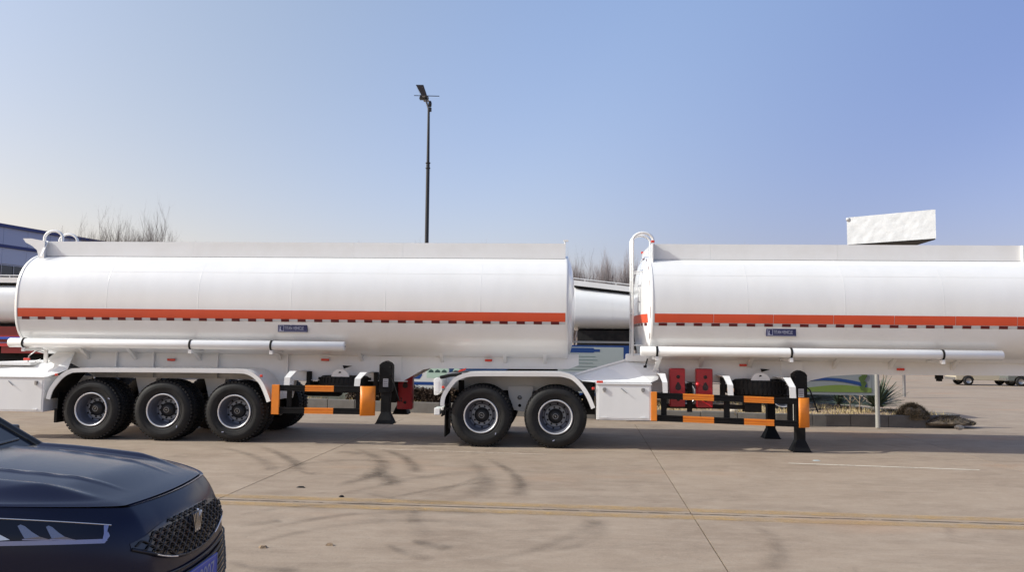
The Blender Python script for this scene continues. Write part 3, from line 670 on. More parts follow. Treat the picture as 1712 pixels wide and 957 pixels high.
chock_box(L, OFFL, tl(664, 640, 1.5)[0], tl(690, 640, 1.5)[0], tl(670, 685, 1.5)[1], 1.26, 1.5)

# ================= front (right) tanker
T0 = .12; OFFR = (T0, 0, 0)
R = thing('tanker_trailer', 'white tanker trailer on the right with two axles and landing feet on the ground', 'trailer', rp(T0), RZ)
tank(R, OFFR, 2.38, 8.86, [3.95, 5.55, 7.15], True)
coaming(R, OFFR, 2.45, 8.72, [3.45, 5.62])
nameplate(R, OFFR, 4.27, 4.76, 1.93, 2.065)
hose_tube(R, OFFR, 2.18, 8.10, 1.652, [tl(1098, 590, .13)[0] - .02, tl(1322, 594, .13)[0] - .02, tl(1575, 597, .13)[0] - .02])
m = MB(OFFR); m.box(2.425, 2.437, .42, 2 * TD - .5, 3.20, 3.545); m.build('coaming_end_plate', white, R)
m = MB(OFFR); m.prism([(.42, 3.22), (.455, 3.56), (.55, 3.56), (.55, 3.18)], 2.425, 2.437, 'x'); m.box(8.70, 8.76, .50, 2.1, 3.2, 3.53); m.build('end_gusset', white, R)
for d, z in ((.46, 3.565), (2.05, 3.55)): m = MB(OFFR); m.box(2.40, 2.46, d - .04, d + .04, z - .02, z + .02); m.build('top_marker_lamp', redlamp, R, bevel=.006)
ladder(R, OFFR, 2.10, .62, 1.0, 1.56, 3.70, .36)
m = MB(OFFR)
for z in (1.75, 3.05): m.tube([(2.1, .62, z), (2.36, .62, z)], .012, 6); m.tube([(2.1, 1.0, z), (2.36, 1.0, z)], .012, 6)
m.build('ladder_bracket', white, R)
# red stripe, reflectors and rim tape on the rear head
def head_ring(k, z):   # point on head near z at ring scale k
    q = min(1, abs((z - TC) / (TB * k))); return TD - TA * k * (1 - q ** TN) ** (1 / TN)
def head_s(y, z):
    rr = (abs((y - TD) / TA) ** TN + abs((z - TC) / TB) ** TN) ** (1 / TN)
    T = [(.975, .03), (.95, .03), (.90, .07), (.75, .11), (.5, .145), (.25, .16), (.0, .166)]
    for (a, b), (c, d) in zip(T, T[1:]):
        if c <= rr <= a: return 2.38 - (b + (d - b) * (a - rr) / (a - c))
    return 2.35
m = MB(OFFR); rows = []
for i in range(5):
    z = 2.14 + .15 * i / 4; rows.append([(head_s(TD - 1.12 + 2.24 * j / 24, z) - .006, TD - 1.12 + 2.24 * j / 24, z) for j in range(25)])
m.grid(rows); m.build('head_stripe', orange, R)
for j in range(9):
    y0 = TD - 1.08 + j * .255; m = MB(OFFR); m.grid([[(head_s(y, z) - .009, y, z) for y in (y0, y0 + .065, y0 + .13)] for z in (2.09, 2.135)]); m.build('red_reflector', redrefl, R)
n = 96; rp_ = ring_pts(2.38 - .036, .985, n); rq_ = ring_pts(2.38 - .040, .958, n)
for j in range(0, n, 6):
    m = MB(OFFR); idx = [(j + t) % n for t in range(3)]
    m.grid([[rp_[q] for q in idx], [rq_[q] for q in idx]]); m.build('red_reflector', redrefl, R)
# beam
beam = [(2.0, 1.14), (5.02, 1.08), (5.2, 1.17), (5.55, 1.25), (6.0, 1.285), (8.86, 1.30), (8.95, 1.36), (8.95, 1.60), (2.3, 1.60), (2.0, 1.45)]
m = MB(OFFR); m.prism(beam, .76, .80); m.prism(beam, 1.80, 1.84); m.build('chassis_beam', white2, R)
m = MB(OFFR); m.box(2.2, 5.0, .70, .759, 1.085, 1.097); m.build('beam_stiffener', white2, R)
gussets(R, OFFR, [3.3, 4.15, 5.6, 6.55, 7.6], 1.64, 1.36)
s = tl(1098, 610, .6)[0]; m = MB(OFFR); m.hexa([(s - .03, .15, 1.57), (s - .09, .5, 1.30), (s - .03, .2, 1.58), (s - .09, .56, 1.30), (s + .04, .15, 1.57), (s - .01, .5, 1.30), (s + .04, .2, 1.58), (s - .01, .56, 1.30)]); m.build('tube_support', white, R)
for px, py in ((1242, 611), (1505, 618)): s, z = tl(px, py, .74); marker(R, OFFR, s, z, .74, .13)
m = MB(OFFR); m.box(7.42, 7.52, .9, 1.0, 1.22, 1.30); m.box(7.44, 7.50, .9, 1.0, 1.18, 1.22); m.build('rubber_stop', black, R)
# rear carriage (fifth wheel deck)
fb = [(-1.2, 1.22), (-1.2, 1.0), (-1.0, .92), (2.6, .92), (3.1, 1.1), (2.4, 1.15), (1.6, 1.22)]
m = MB(OFFR); m.prism(fb, .78, .82); m.prism(fb, 1.78, 1.82); m.build('rear_carriage_beam', white2, R)
m = MB(OFFR); m.box(-1.15, 1.7, .821, 1.779, 1.18, 1.22)
for s in (-1.1, -.1, .9, 1.6): m.box(s, s + .07, .821, 1.779, .95, 1.179)
m.build('cross_member', white2, R)
m = MB(OFFR); m.lathe([(0, 1.232), (.38, 1.232), (.44, 1.26), (.44, 1.29), (0, 1.295)], (.35, TD, 0), 'z', 30); m.build('fifth_wheel_plate', dark, R)
m = MB(OFFR); m.box(-.15, .75, .85, 1.75, 1.222, 1.265); m.build('fifth_wheel_mount', dark, R)
m = MB(OFFR)   # sloping deck sheet
A = [(1.40, .16, 1.12), (2.36, .16, 1.12), (2.50, .30, 1.17), (2.55, .55, 1.32), (2.50, .76, 1.42), (2.0, .77, 1.47), (1.65, .78, 1.38), (1.05, .78, 1.19), (1.2, .36, 1.13)]
m.add(A, [tuple(range(len(A)))]); m.build('deck_plate', white2, R, solid=.010)
m = MB(OFFR); m.prism([(1.0, 1.21), (1.7, 1.42), (1.98, 1.5), (2.02, 1.48), (1.7, 1.385), (1.02, 1.175)], .74, .79); m.build('deck_edge', white, R)
m = MB(OFFR); m.box(1.98, 2.45, .70, .76, 1.46, 1.60); m.build('pivot_block', white, R, bevel=.03)
m = MB(OFFR); m.tube([(2.32, .3, 1.52), (2.28, .25, 1.40)], .014, 6); m.box(2.25, 2.30, .22, .28, 1.37, 1.41); m.build('tube_pull', black, R)
for s, rt in ((-.51, .3), (.755, 1.1)): axle_set(R, OFFR, s, rot=rt)
m = MB(OFFR); m.prism([(-.10, 1.0), (-.07, .80), (.02, .58), (.12, .56), (.24, .56), (.33, .80), (.36, 1.0)], .70, .73); h_ = m.build('equaliser_hanger', white2, R)
m = MB(OFFR); m.lathe([(.0, -.02), (.035, -.018), (.04, 0)], (.12, .70, .80), 'y', 16); m.build('pivot_bolt', steel, h_)
m = MB(OFFR); m.lathe([(.0, -.004), (.028, -.004), (.028, -.001)], (.12, .70, .66), 'y', 14); m.build('pivot_hole', cargap, h_)
for a, b in ((-1.05, .05), (.2, 1.3)):
    m = MB(OFFR); m.tube([(a, .80, .86), (a + .35, .80, .70), (b - .35, .80, .70), (b, .80, .86)], .04, 6); m.build('leaf_spring', dark, R)
FR = [tl(x, y, .03) for x, y in ((736, 679), (738, 664), (746, 649), (759, 633), (773, 626.2), (789, 623), (830, 622.6), (880, 622.8), (925, 623), (942, 624), (960, 630), (976, 645.5), (987, 663), (995, 682))]
fender(R, OFFR, FR, .03, .72)
s, z = tl(772, 623, 0); m = MB(OFFR); m.hexa([(s - .07, .05, z + .0), (s - .05, .05, z + .035), (s - .07, .12, z + .0), (s - .05, .12, z + .035), (s + .05, .05, z + .035), (s + .07, .05, z + .07), (s + .05, .12, z + .035), (s + .07, .12, z + .07)]); m.build('marker_lamp', redlamp, R)
for (px, py) in ((743, 648), (989, 650)): s, z = tl(px, py, 0); marker(R, OFFR, s + (-.02 if px < 800 else .03), z, .02, .05, False)
# rear bumper and lamp box at the coupling end
m = MB(OFFR); m.prism([(-1.32, .86), (-1.33, 1.13), (-1.28, 1.16), (-1.20, 1.15), (-1.19, .93), (-1.26, .86)], .1, 2.4); b = m.build('rear_bumper', white, R, bevel=.012)
m = MB(OFFR); m.box(-1.30, -1.24, .092, .0985, .92, 1.10); m.build('lamp_lens', white2, b, bevel=.01)
m = MB(OFFR); m.box(-1.32, -1.22, .15, .5, .52, .64); m.box(-1.20, -1.12, .15, .5, .60, .66); m.build('lower_bumper', white, R, bevel=.01)
m = MB(OFFR); m.tube([(-1.22, .12, 1.16), (-1.05, .12, 1.2), (-.85, .12, 1.22)], .03, 8); m.build('rear_pipe', black, R)
m = MB(OFFR); m.hexa([(-1.20, .12, .50), (-1.12, .12, .72), (-1.20, .7, .50), (-1.12, .7, .72), (-1.17, .12, .50), (-1.09, .12, .72), (-1.17, .7, .50), (-1.09, .7, .72)]); m.box(-1.13, -1.11, .1, .7, .16, .86); m.box(-1.06, -1.03, .1, .16, .30, .86); m.box(-1.15, -1.02, .1, .16, .62, .65); m.build('mud_flap', black, R)
m = MB(OFFR); m.box(-.95, -.85, .5, .52, .70, 1.1); m.build('splash_plate', dark, R)
m = MB(OFFR); m.box(1.22, 1.43, .4, .42, .58, 1.1); m.box(1.25, 1.43, .3, .4, .56, .66); m.build('splash_plate', dark, R)
toolbox(R, OFFR, 1.44, 2.35, .50, 1.09, .0, .5)
s, z = tl(1003, 641, 0); marker(R, OFFR, s, 1.13, .03, .11, False)
gt = lambda s: .968 - .026 * (s - 2.43)
gb = lambda s: .598 - .026 * (s - 2.43)
guard(R, OFFR, 2.44, 4.76, gt, gb, [(2.87, 3.38), (3.87, 4.36)], (2.355, 2.44, .50, .98, False), (4.755, 4.95, .43, .915, True), [(2.52, 2.61), (3.56, 3.65), (4.60, 4.68)],
      [(2.49, 2.60, 1.28, 2.54, 2.62, .965), (3.56, 3.67, 1.255, 3.61, 3.70, .94), (4.56, 4.68, 1.24, 4.62, 4.72, .91)])
chock_box(R, OFFR, 2.72, 2.985, .70, 1.36, .46); chock_box(R, OFFR, 3.175, 3.455, .69, 1.36, .46, True)
m = MB(OFFR); m.box(3.05, 3.13, .62, .70, .6, 1.1); m.box(2.62, 4.3, .64, .70, .66, .735); m.box(4.02, 4.30, .55, .75, .62, .86); m.build('chock_rack', dark, R)
spare(R, OFFR, 4.30, .90, None)
m = MB(OFFR); m.box(3.72, 3.82, .5, .6, .97, 1.03); m.build('amber_block', mat('pale_amber', (.8, .42, .2), .5), R)
leg(R, OFFR, 4.765, 4.985, 1.35, .012, .26); leg(R, OFFR, 4.765, 4.985, 1.30, .012, 2.05, sticker=False, crank=False)
m = MB(OFFR); m.box(4.69, 5.06, .735, .757, 1.1, 1.50); m.build('leg_mounting_plate', white, R, bevel=.004)
m = MB(OFFR); m.tube([(4.87, .4, 1.15), (4.87, 2.1, 1.15)], .03, 8); m.build('cross_shaft', black, R)

# ------------------------------------------------------------------ street lamp
P = Vector((-2.43, 22, 0))
lamp = thing('street_lamp', 'tall black street lamp with a tilted solar panel standing behind the tankers', 'street lamp', (P.x, P.y, gz(22)))
m = MB(); m.tube([(0, 0, 0), (-.02, 0, 6.9)], .065, 12, r_end=.052); m.tube([(-.02, 0, 6.9), (-.03, 0, 8.55)], .045, 10, r_end=.034)
for z in (6.78, 6.93): m.lathe([(.05, -.02), (.068, -.015), (.068, .015), (.05, .02)], (-.02, 0, z), 'z', 14)
m.lathe([(.14, 0), (.14, .05), (.09, .35), (.065, .4)], (0, 0, 0), 'z', 14); m.build('pole', poleblack, lamp)
m = MB(); m.tube([(-.03, 0, 8.5), (-.08, 0, 8.66), (-.14, 0, 8.86)], .028, 8); m.build('arm', mat('lamp_arm_grey', (.12, .13, .15), .4), lamp)
m = MB(); m.lathe([(.0, -.12), (.045, -.09), (.05, .0), (.035, .06), (0, .08)], (.005, 0, 8.68), 'z', 12); m.box(-.02, .05, -.04, .04, 8.44, 8.55); m.build('sensor', poleblack, lamp)
m = MB(); m.tube([(-.46, 0, 8.905), (.27, 0, 8.895)], .011, 6); m.build('side_bar', poleblack, lamp)
m = MB(); m.hexa([(-.20, -.32, 8.80), (-.37, -.38, 9.10), (-.22, .40, 8.84), (-.38, .32, 9.14), (-.05, -.32, 8.80), (-.15, -.38, 9.10), (-.05, .40, 8.84), (-.16, .32, 9.14)]); pan = m.build('solar_panel', mat('solar_cell', (.015, .017, .03), .2, coat=.5), lamp, bevel=.01)
m = MB(); m.prism([(-.30, 8.80), (-.06, 8.80), (-.04, 8.86), (-.10, 8.90), (-.26, 8.90)], -.10, .10); m.build('lamp_head', poleblack, lamp)

# ------------------------------------------------------------------ wrapped roof-high billboard
BB = thing('billboard', 'white tarpaulin wrapped billboard box high above the right tanker', 'billboard', (21.9, 49.6, gz(49)), 0)
def bbp(x, y, z): return (x - 21.9, y - 49.6, z - gz(49))
from mathutils import noise as mn_
a0 = (21.42, 49.4); a1 = (25.25, 46.0); dv = Vector((a1[0] - a0[0], a1[1] - a0[1], 0)).normalized(); nv = Vector((.30, 2.9, 0)); nvl = Vector((1.55, 2.9, 0))
nrow = 26; L_ = math.hypot(a1[0] - a0[0], a1[1] - a0[1]); fn = Vector((dv.y, -dv.x, 0))
for i in range(4):            # tarpaulin lengths stretched over the frame, each with its own slack
    m = MB(); rows = []
    for jj in range(13):
        row = []
        for ii in range(13):
            u = (i + ii / 12) / 4; t = jj / 12; inner = min(1, 4 * min(u, 1 - u, t, 1 - t) * 3)
            b = .012 + inner * (.035 * mn_.noise(Vector((u * 14, t * 6, 9))) + .014 * mn_.noise(Vector((u * 40, t * 15, 3))))
            p = Vector((a0[0], a0[1], 0)) + dv * L_ * u + fn * (.03 + b); row.append(bbp(p.x, p.y, 8.19 + 1.75 * t))
        rows.append(row)
    m.grid(rows, smooth=True); m.build('tarpaulin_panel', tarp, BB)
m = MB(); q = [Vector((a0[0], a0[1], 0)) + dv * .04 + nv * .02, Vector((a1[0], a1[1], 0)) - dv * .03 + nv * .02, Vector((a1[0], a1[1], 0)) - dv * .03 + nv, Vector((a0[0], a0[1], 0)) + dv * .04 + nvl]
c8 = [];
for (x, y, z) in [(q[0].x, q[0].y, 0), (q[3].x, q[3].y, 0), (q[1].x, q[1].y, 0), (q[2].x, q[2].y, 0)]: c8 += [bbp(x, y, 8.13), bbp(x, y, 9.93)]
m.hexa(c8); m.build('frame_box', mat('billboard_dark', (.03, .03, .03), .8), BB)
m = MB()
for u in (.02, .25, .5, .75, .98):
    p = Vector((a0[0], a0[1], 0)) + dv * L_ * u + nv * .03; r_ = p + (nvl * (1 - u) + nv * u) * .93; m.tube([bbp(p.x, p.y, 8.22), bbp(r_.x, r_.y, 8.22)], .05, 5)
for v in (.05, .5, .95):
    p = Vector((a0[0], a0[1], 0)) + dv * .05 + nvl * v; r_ = Vector((a1[0], a1[1], 0)) - dv * .05 + nv * v; m.tube([bbp(p.x, p.y, 8.19), bbp(r_.x, r_.y, 8.19)], .05, 5)
m.build('underside_truss', steel, BB)
m = MB(); m.tube([(0, .6, 0), (0, .6, 9.0)], .22, 16); m.build('billboard_post', mat('grey_post', (.3, .3, .3), .5), BB)
m = MB(); p = bbp(21.45, 49.3, 9.82); m.lathe([(0, -.12), (.1, -.1), (.12, 0), (.1, .1), (0, .12)], p, 'x', 10); m.build('rolled_corner', tarp, BB)

# ------------------------------------------------------------------ kerbed island with planting
outline = [(-7.6, 20.8), (-2.5, 19.55), (2.0, 18.45), (5.9, 17.45), (9.2, 17.35), (10.2, 17.8), (9.9, 18.6), (8.9, 19.8), (7.5, 21.4), (5.5, 22.6), (-7.2, 24.2)]
isl = MB(); isl.add([(x, y, .20) for x, y in outline], [tuple(range(len(outline)))])
import bmesh as _bm
soilrows = []
nx_, ny_ = 60, 14
def in_poly(x, y):
    c = False; n = len(outline)
    for i in range(n):
        x1, y1 = outline[i]; x2, y2 = outline[(i + 1) % n]
        if (y1 > y) != (y2 > y) and x < (x2 - x1) * (y - y1) / (y2 - y1) + x1: c = not c
    return c
from mathutils import noise as mn
island = thing('planted_island', 'kerbed planting island of bare soil and dry grass behind the tankers', 'planting bed', (1.5, 20.5, 0))
def lc(x, y, z): return (x - 1.5, y - 20.5, z)
bm = _bm.new(); vs = [bm.verts.new(lc(x * .997 + .004, y + (.06 if y < 20 else -.06), .20)) for x, y in outline]; bm.faces.new(vs)
_bm.ops.triangulate(bm, faces=bm.faces[:]); _bm.ops.subdivide_edges(bm, edges=bm.edges[:], cuts=5, use_grid_fill=True)
for v in bm.verts:
    v.co.z = .19 + .09 * mn.noise(Vector((v.co.x * .8, v.co.y * .8, 0))) + .05 * mn.noise(Vector((v.co.x * 3, v.co.y * 3, 5)))
    v.co.z = max(v.co.z, .10)
me = bpy.data.meshes.new('soil_bed'); bm.to_mesh(me); bm.free(); me.materials.append(soil)
o = bpy.data.objects.new('soil_bed', me); link(o, island)
for i in range(len(outline)):
    A_, B_ = Vector(outline[i]), Vector(outline[(i + 1) % len(outline)]); LL = (B_ - A_).length; k = max(1, round(LL / .8)); ang = math.atan2(B_.y - A_.y, B_.x - A_.x)
    for j in range(k):
        a = A_ + (B_ - A_) * (j / k); ln = LL / k - .008
        mb = MB(); mb.box(0, ln, 0, .12, -.05, .25 + random.uniform(-.006, .006)); o = mb.build('kerb_stone', kerbm, island, bevel=.012); o.location = lc(a.x, a.y, 0); o.rotation_euler = (0, 0, ang)
# dry grass
def grass(n, x0, x1, y0, y1, h, name, label):
    mb = MB(); c = 0
    while c < n:
        x, y = random.uniform(x0, x1), random.uniform(y0, y1)
        if not in_poly(x, y): continue
        if mn.noise(Vector((x * .9, y * .9, 3))) < -.05: c += 1; continue
        c += 1; a = random.uniform(0, 2 * pi); hh = h * random.uniform(.4, 1.2); lx, ly = random.uniform(-.6, .6) * hh, random.uniform(-.6, .6) * hh; w_ = .012
        mb.add([(x - w_ * cos(a), y - w_ * sin(a), .18), (x + w_ * cos(a), y + w_ * sin(a), .18), (x + lx, y + ly, .18 + hh)], [(0, 1, 2)])
    o = mb.build(name, grassm, None, fixn=False); return tag(o, label, 'grass', kind='stuff')
grass(9000, -6, 10, 17.5, 23, .13, 'dry_grass', 'short dry straw coloured grass on the kerbed island')
def mound(name, label, x, y, rx, ry, h, mt, seed, z0=.16):
    mb = MB(); rows = []
    for i in range(15):
        t = i / 14 * pi / 2; row = []
        for k in range(33):
            a = 2 * pi * k / 32; r = cos(t); d = 1 + .22 * mn.noise(Vector((cos(a) * 2, sin(a) * 2, t * 2 + seed))) + .1 * mn.noise(Vector((cos(a) * 7, sin(a) * 7, t * 7 + seed)))
            row.append((rx * r * cos(a) * d, ry * r * sin(a) * d, h * sin(t) * d))
        rows.append(row)
    mb.grid(rows, smooth=False); o = mb.build(name, mt, None); o.location = (x, y, z0); tag(o, label, 'mound'); return o
darksoil = mat('dark_clod_soil', (.13, .098, .068), .95, noise=(6, (.05, .04, .03), .8), bump=(12, 1., .05))
tarpgreen = mat('dark_green_net', (.055, .065, .05), .9, noise=(5, (.12, .11, .09), .7), bump=(10, 1., .05))
mound('soil_heap', 'grey clump of dried roots and soil on the kerb at the island tip', 9.02, 17.62, .34, .32, .30, mat('dead_root_ball', (.20, .155, .10), .95, noise=(9, (.07, .055, .038), .8), bump=(18, 1., .05)), 1)
mound('soil_heap', 'low dark soil spilling over the kerb beside the root clump', 9.72, 17.5, .62, .28, .17, darksoil, 2, .05)
mound('debris_heap', 'dark green netted heap under the landscape sign board', 8.6, 22.3, 1.5, .8, .40, tarpgreen, 3)
mound('soil_heap', 'reddish soil heap behind the green netted heap', 9.1, 24.4, 1.0, .6, .5, mat('red_soil', (.26, .11, .07), .95), 4, gz(24))
def tuft(x, y, rx, ry, z0, hh, n, label):
    mb = MB()
    for _ in range(n):
        a = random.uniform(0, 2 * pi); r = random.random() ** .6; bx, by = x + rx * r * cos(a), y + ry * r * sin(a); z = z0 + hh * (1 - r * r) * .8; an = random.uniform(0, 2 * pi); l_ = random.uniform(.05, .14)
        d = Vector((cos(an) * random.uniform(.2, 1), sin(an) * random.uniform(.2, 1), random.uniform(.0, .9))).normalized() * l_; sd = Vector((-sin(an), cos(an), 0)) * .009
        p = Vector((bx, by, z)); mb.add([p - sd, p + sd, p + d], [(0, 1, 2)])
    return tag(mb.build('dead_grass', mat('grey_dead_grass', (.19, .155, .10), .95, noise=(9, (.07, .055, .035), .8)), None, fixn=False), label, 'grass', kind='stuff')
tuft(9.02, 17.62, .38, .34, .18, .34, 3800, 'matted grey dead grass on the root clump at the island tip')
tuft(9.72, 17.5, .62, .28, .05, .18, 2200, 'flattened dead grass trailing off the island tip')
tuft(8.6, 22.3, 1.4, .7, .2, .40, 2500, 'dead grass over the green netted heap')
def rock(px, py, r, label):
    p = gp(px, py, .2); mb = MB(); rows = []
    for i in range(6):
        t = -pi / 2 + pi * i / 5; rows.append([(r * cos(t) * cos(a) * 1.3 * (1 + .2 * mn.noise(Vector((cos(a) * 3, sin(a) * 3, t + px)))), r * cos(t) * sin(a), r * .7 * sin(t) + r * .4) for a in [2 * pi * k / 9 for k in range(10)]])
    mb.grid(rows, smooth=False); o = mb.build('rock', mat('pale_rock', (.5, .44, .36), .9), None); o.location = (p.x, p.y, .19); tag(o, label, 'rock')
rock(1428, 683, .09, 'pale rock on the island beneath the landscape sign board'); rock(1604, 717, .07, 'pale rock at the foot of the island tip'); rock(1226, 690, .1, 'pale rock seen through the guard rails of the right tanker')
# hedge, brown in winter
def hedge(x0, y0, x1, y1, wid, h, label, n):
    d = Vector((x1 - x0, y1 - y0, 0)); Ln = d.length; d.normalize(); nn = Vector((-d.y, d.x, 0)); mb = MB()
    for _ in range(n):
        u = random.uniform(0, Ln); v = random.uniform(-wid, wid); z = random.uniform(0, h) * (1 - .12 * random.random()) + .05 * sin(u * 5)
        c = Vector((0, 0, 0)) + d * u + nn * v + Vector((0, 0, z)); s_ = random.uniform(.014, .034)
        e1 = Vector((random.uniform(-1, 1), random.uniform(-1, 1), random.uniform(-1, 1))).normalized() * s_; e2 = e1.cross(Vector((random.uniform(-1, 1), random.uniform(-1, 1), random.uniform(-1, 1)))).normalized() * s_ * .7
        mb.add([c - e1, c + e2, c + e1, c - e2], [(0, 1, 2, 3)])
    hd = thing('hedge', label, 'hedge', (x0, y0, .15)); o = mb.build('hedge_leaves', hedgem, hd, fixn=False); o['kind'] = 'stuff'
    mb = MB()
    for _ in range(int(Ln * 22)):
        u = random.uniform(0, Ln); v = random.uniform(-wid, wid) * .8; c = d * u + nn * v; mb.tube([c, c + Vector((random.uniform(-.1, .1), random.uniform(-.1, .1), h * .9))], .008, 3, caps=False)
    mb.build('hedge_stems', barkm, hd, fixn=False); hd.children[-1]['kind'] = 'stuff'
hedge(-4.2, 20.5, 1.5, 19.2, .35, .52, 'low dark brown clipped winter hedge under the long picture board', 36000)
# low block wall
wl = thing('low_wall', 'low grey green block wall seen under the spare wheel of the left tanker', 'wall', (-5.4, 20.9, .18))
for k in range(6):
    for r_ in range(2):
        mb = MB(); mb.box(0, .39, 0, .2, 0, .19); o = mb.build('block', mat('grey_green_block', (.20, .22, .19), .85, noise=(5, (.13, .14, .12), .7)), wl, bevel=.01); o.location = (k * .4 + (.2 if r_ else 0) - .2, -k * .08, r_ * .2)
# yucca plants
def yucca(x, y, z0, n, h, label):
    t = thing('yucca_plant', label, 'plant', (x, y, z0)); mb0 = None
    mb = MB(); mb.tube([(0, 0, 0), (0, 0, .18)], .05, 8); mb.build('stem', barkm, t)
    for k in range(n):
        a = random.uniform(0, 2 * pi); el = random.uniform(.12, 1.35); ln = h * random.uniform(.75, 1.1)
        d = Vector((cos(a) * cos(el), sin(a) * cos(el), sin(el))); sd = Vector((-sin(a), cos(a), 0)); c = Vector((0, 0, .12))
        pts = [c + d * ln * q + Vector((0, 0, -.10 * q * q * cos(el))) for q in (0, .35, .7, 1)]; ws = [.018, .028, .018, .001]
        mb = MB(); up = d.cross(sd) * .006
        mb.add([p + sd * w_ for p, w_ in zip(pts, ws)] + [p + up for p in pts] + [p - sd * w_ for p, w_ in zip(pts, ws)], [(i, i + 1, 5 + i, 4 + i) for i in range(3)] + [(4 + i, 5 + i, 9 + i, 8 + i) for i in range(3)])
        mb.build('leaf', yuccam, t, fixn=False)
yucca(8.75, 18.75, .2, 120, .80, 'spiky green yucca behind the grey sign post')
yucca(9.6, 20.3, .2, 60, .55, 'smaller yucca further back at the right of the spiky one')
yucca(8.2, 19.6, .2, 50, .5, 'yucca half hidden to the left of the sign post')
yucca(.7, 20.9, .2, 30, .5, 'small yucca behind the blue framed notice board')
# saplings
def sapling(x, y, h, label):
    t = thing('sapling', label, 'sapling', (x, y, .2)); mb = MB(); mb.tube([(0, 0, 0), (.02, 0, h)], .012, 5)
    for k in range(7): z = h * (.3 + .1 * k); a = k * 2.4; mb.tube([(0, 0, z), (.14 * cos(a), .14 * sin(a), z + .16)], .006, 4)
    mb.build('branches', mat('sapling_bark', (.30, .22, .15), .9), t, fixn=False)
p = gp(1437, 690, .2); sapling(p.x, p.y, .55, 'thin bare sapling left of the grey sign post'); p = gp(1421, 688, .2); sapling(p.x, p.y, .5, 'thin leaning bare sapling under the landscape sign board')
p = gp(1477, 668, .2); sapling(p.x, p.y, 1.1, 'slender pale sapling rising behind the spiky yucca')

# ------------------------------------------------------------------ boards
def board_base(label, x0, x1, y0, y1, z0, z1, cat='sign board', frame=boardgrey, posts=True, gx=None):
    d = Vector((x1 - x0, y1 - y0, 0)); W = d.length; rz = math.atan2(d.y, d.x)
    t = thing('sign_board', label, cat, (x0, y0, gz(y0)), rz); mb = MB(); mb.box(0, W, 0, .08, z0, z1); mb.build('panel', frame, t)
    return t, W
def flat(t, poly, mt, lv=1, name='printed_area'):
    mb = MB(); mb.prism(poly, -.003 * lv, -.003 * lv + .002); return mb.build(name, mt, t, fixn=True)
# landscape board (right)
t, W = board_base('landscape picture sign board with green hill and blue band on a grey round post', 6.30, 8.0, 17.25, 17.14, .70, 2.15)
flat(t, [(.06, .76), (W - .1, .76), (W - .1, 2.05), (.06, 2.05)], boardgrey, 1)
hill = [(.06, .76)] + [(W - .1, .76)] + [((W - .1) - (W - .16) * i / 20, .80 + .10 * math.exp(-((i / 20 - .42) * 2.3) ** 2) + .02) for i in range(21)]
flat(t, hill, boardgreen, 2, 'printed_hill')
sw = [(.2 + (W - .4) * i / 16, 1.13 - .0 * i + .04 * sin(i / 5)) for i in range(17)]
band = [(.25 + (W - .45) * i / 16, 1.00 + .03 * sin(i / 16 * pi) - .13 * (i / 16) ** 2) for i in range(17)]
flat(t, band + [(x, z + .05 + .03 * i / 16) for i, (x, z) in reversed(list(enumerate(band)))], boardblue, 3, 'printed_band')
for k, (bx, bz, br) in enumerate(((W - .27, .95, .06), (W - .30, 1.05, .07), (W - .25, 1.12, .06), (W - .30, .86, .05))): flat(t, [(bx + br * cos(a) * (1 + .2 * sin(3 * a)), bz + br * 1.1 * sin(a)) for a in [2 * pi * i / 12 for i in range(12)]], treegreen, 4 + k, 'printed_tree')
for i in range(9): flat(t, [(.1, 1.28 + i * .075), (W - .3 - .05 * (i % 3), 1.28 + i * .075), (W - .3 - .05 * (i % 3), 1.30 + i * .075), (.1, 1.30 + i * .075)], mat('print_grey', (.2, .22, .25), .5), 4, 'printed_line')
mb = MB(); mb.tube([(W + .02, .0, 0), (W + .02, .0, 2.2)], .048, 14); mb.build('post', mat('galvanised_post', (.42, .41, .38), .4, metal=.3), t)
mb = MB(); mb.tube([(-.05, .0, 0), (-.05, .0, 2.2)], .048, 14); mb.build('post', MATS['galvanised_post'], t)
# blue framed notice board (gap)
t, W = board_base('blue framed notice board with spanner drawings between the two tankers', .95, 2.72, 18.1, 18.0, .55, 1.72, frame=boardblue)
flat(t, [(.1, .62), (W - .13, .62), (W - .13, 1.68), (.1, 1.68)], boardwhite, 1)
flat(t, [(.3, 1.55), (.95, 1.55), (.98, 1.57), (1.1, 1.57), (1.1, 1.63), (.98, 1.63), (.95, 1.66), (.3, 1.66)], boardblue, 2, 'printed_heading')
ln = mat('print_pale_line', (.20, .27, .26), .5)
for i in range(10): flat(t, [(.25, 1.45 - i * .075), (1.0 + .06 * sin(i * 2.3), 1.45 - i * .075), (1.0 + .06 * sin(i * 2.3), 1.465 - i * .075), (.25, 1.465 - i * .075)], ln, 2, 'printed_line')
def spanner(cx, cz, s_):
    a = [(cx + s_ * q[0], cz + s_ * q[1]) for q in ((-.5, .16), (-.38, .22), (-.3, .12), (-.2, .07), (.2, .07), (.3, .13), (.42, .13), (.5, .03), (.5, -.06), (.42, -.13), (.3, -.13), (.2, -.05), (-.2, -.05), (-.3, -.12), (-.42, -.16), (-.5, -.1), (-.4, -.03), (-.36, .05))]
    flat(t, a, boardnavy, 3, 'printed_spanner')
spanner(1.32, 1.22, .26); spanner(1.32, .98, .2); spanner(.45, .95, .3)
for x in (.05, W - .05): mb = MB(); mb.tube([(x, .04, 0), (x, .04, .55)], .04, 10); mb.build('post', steel, t)
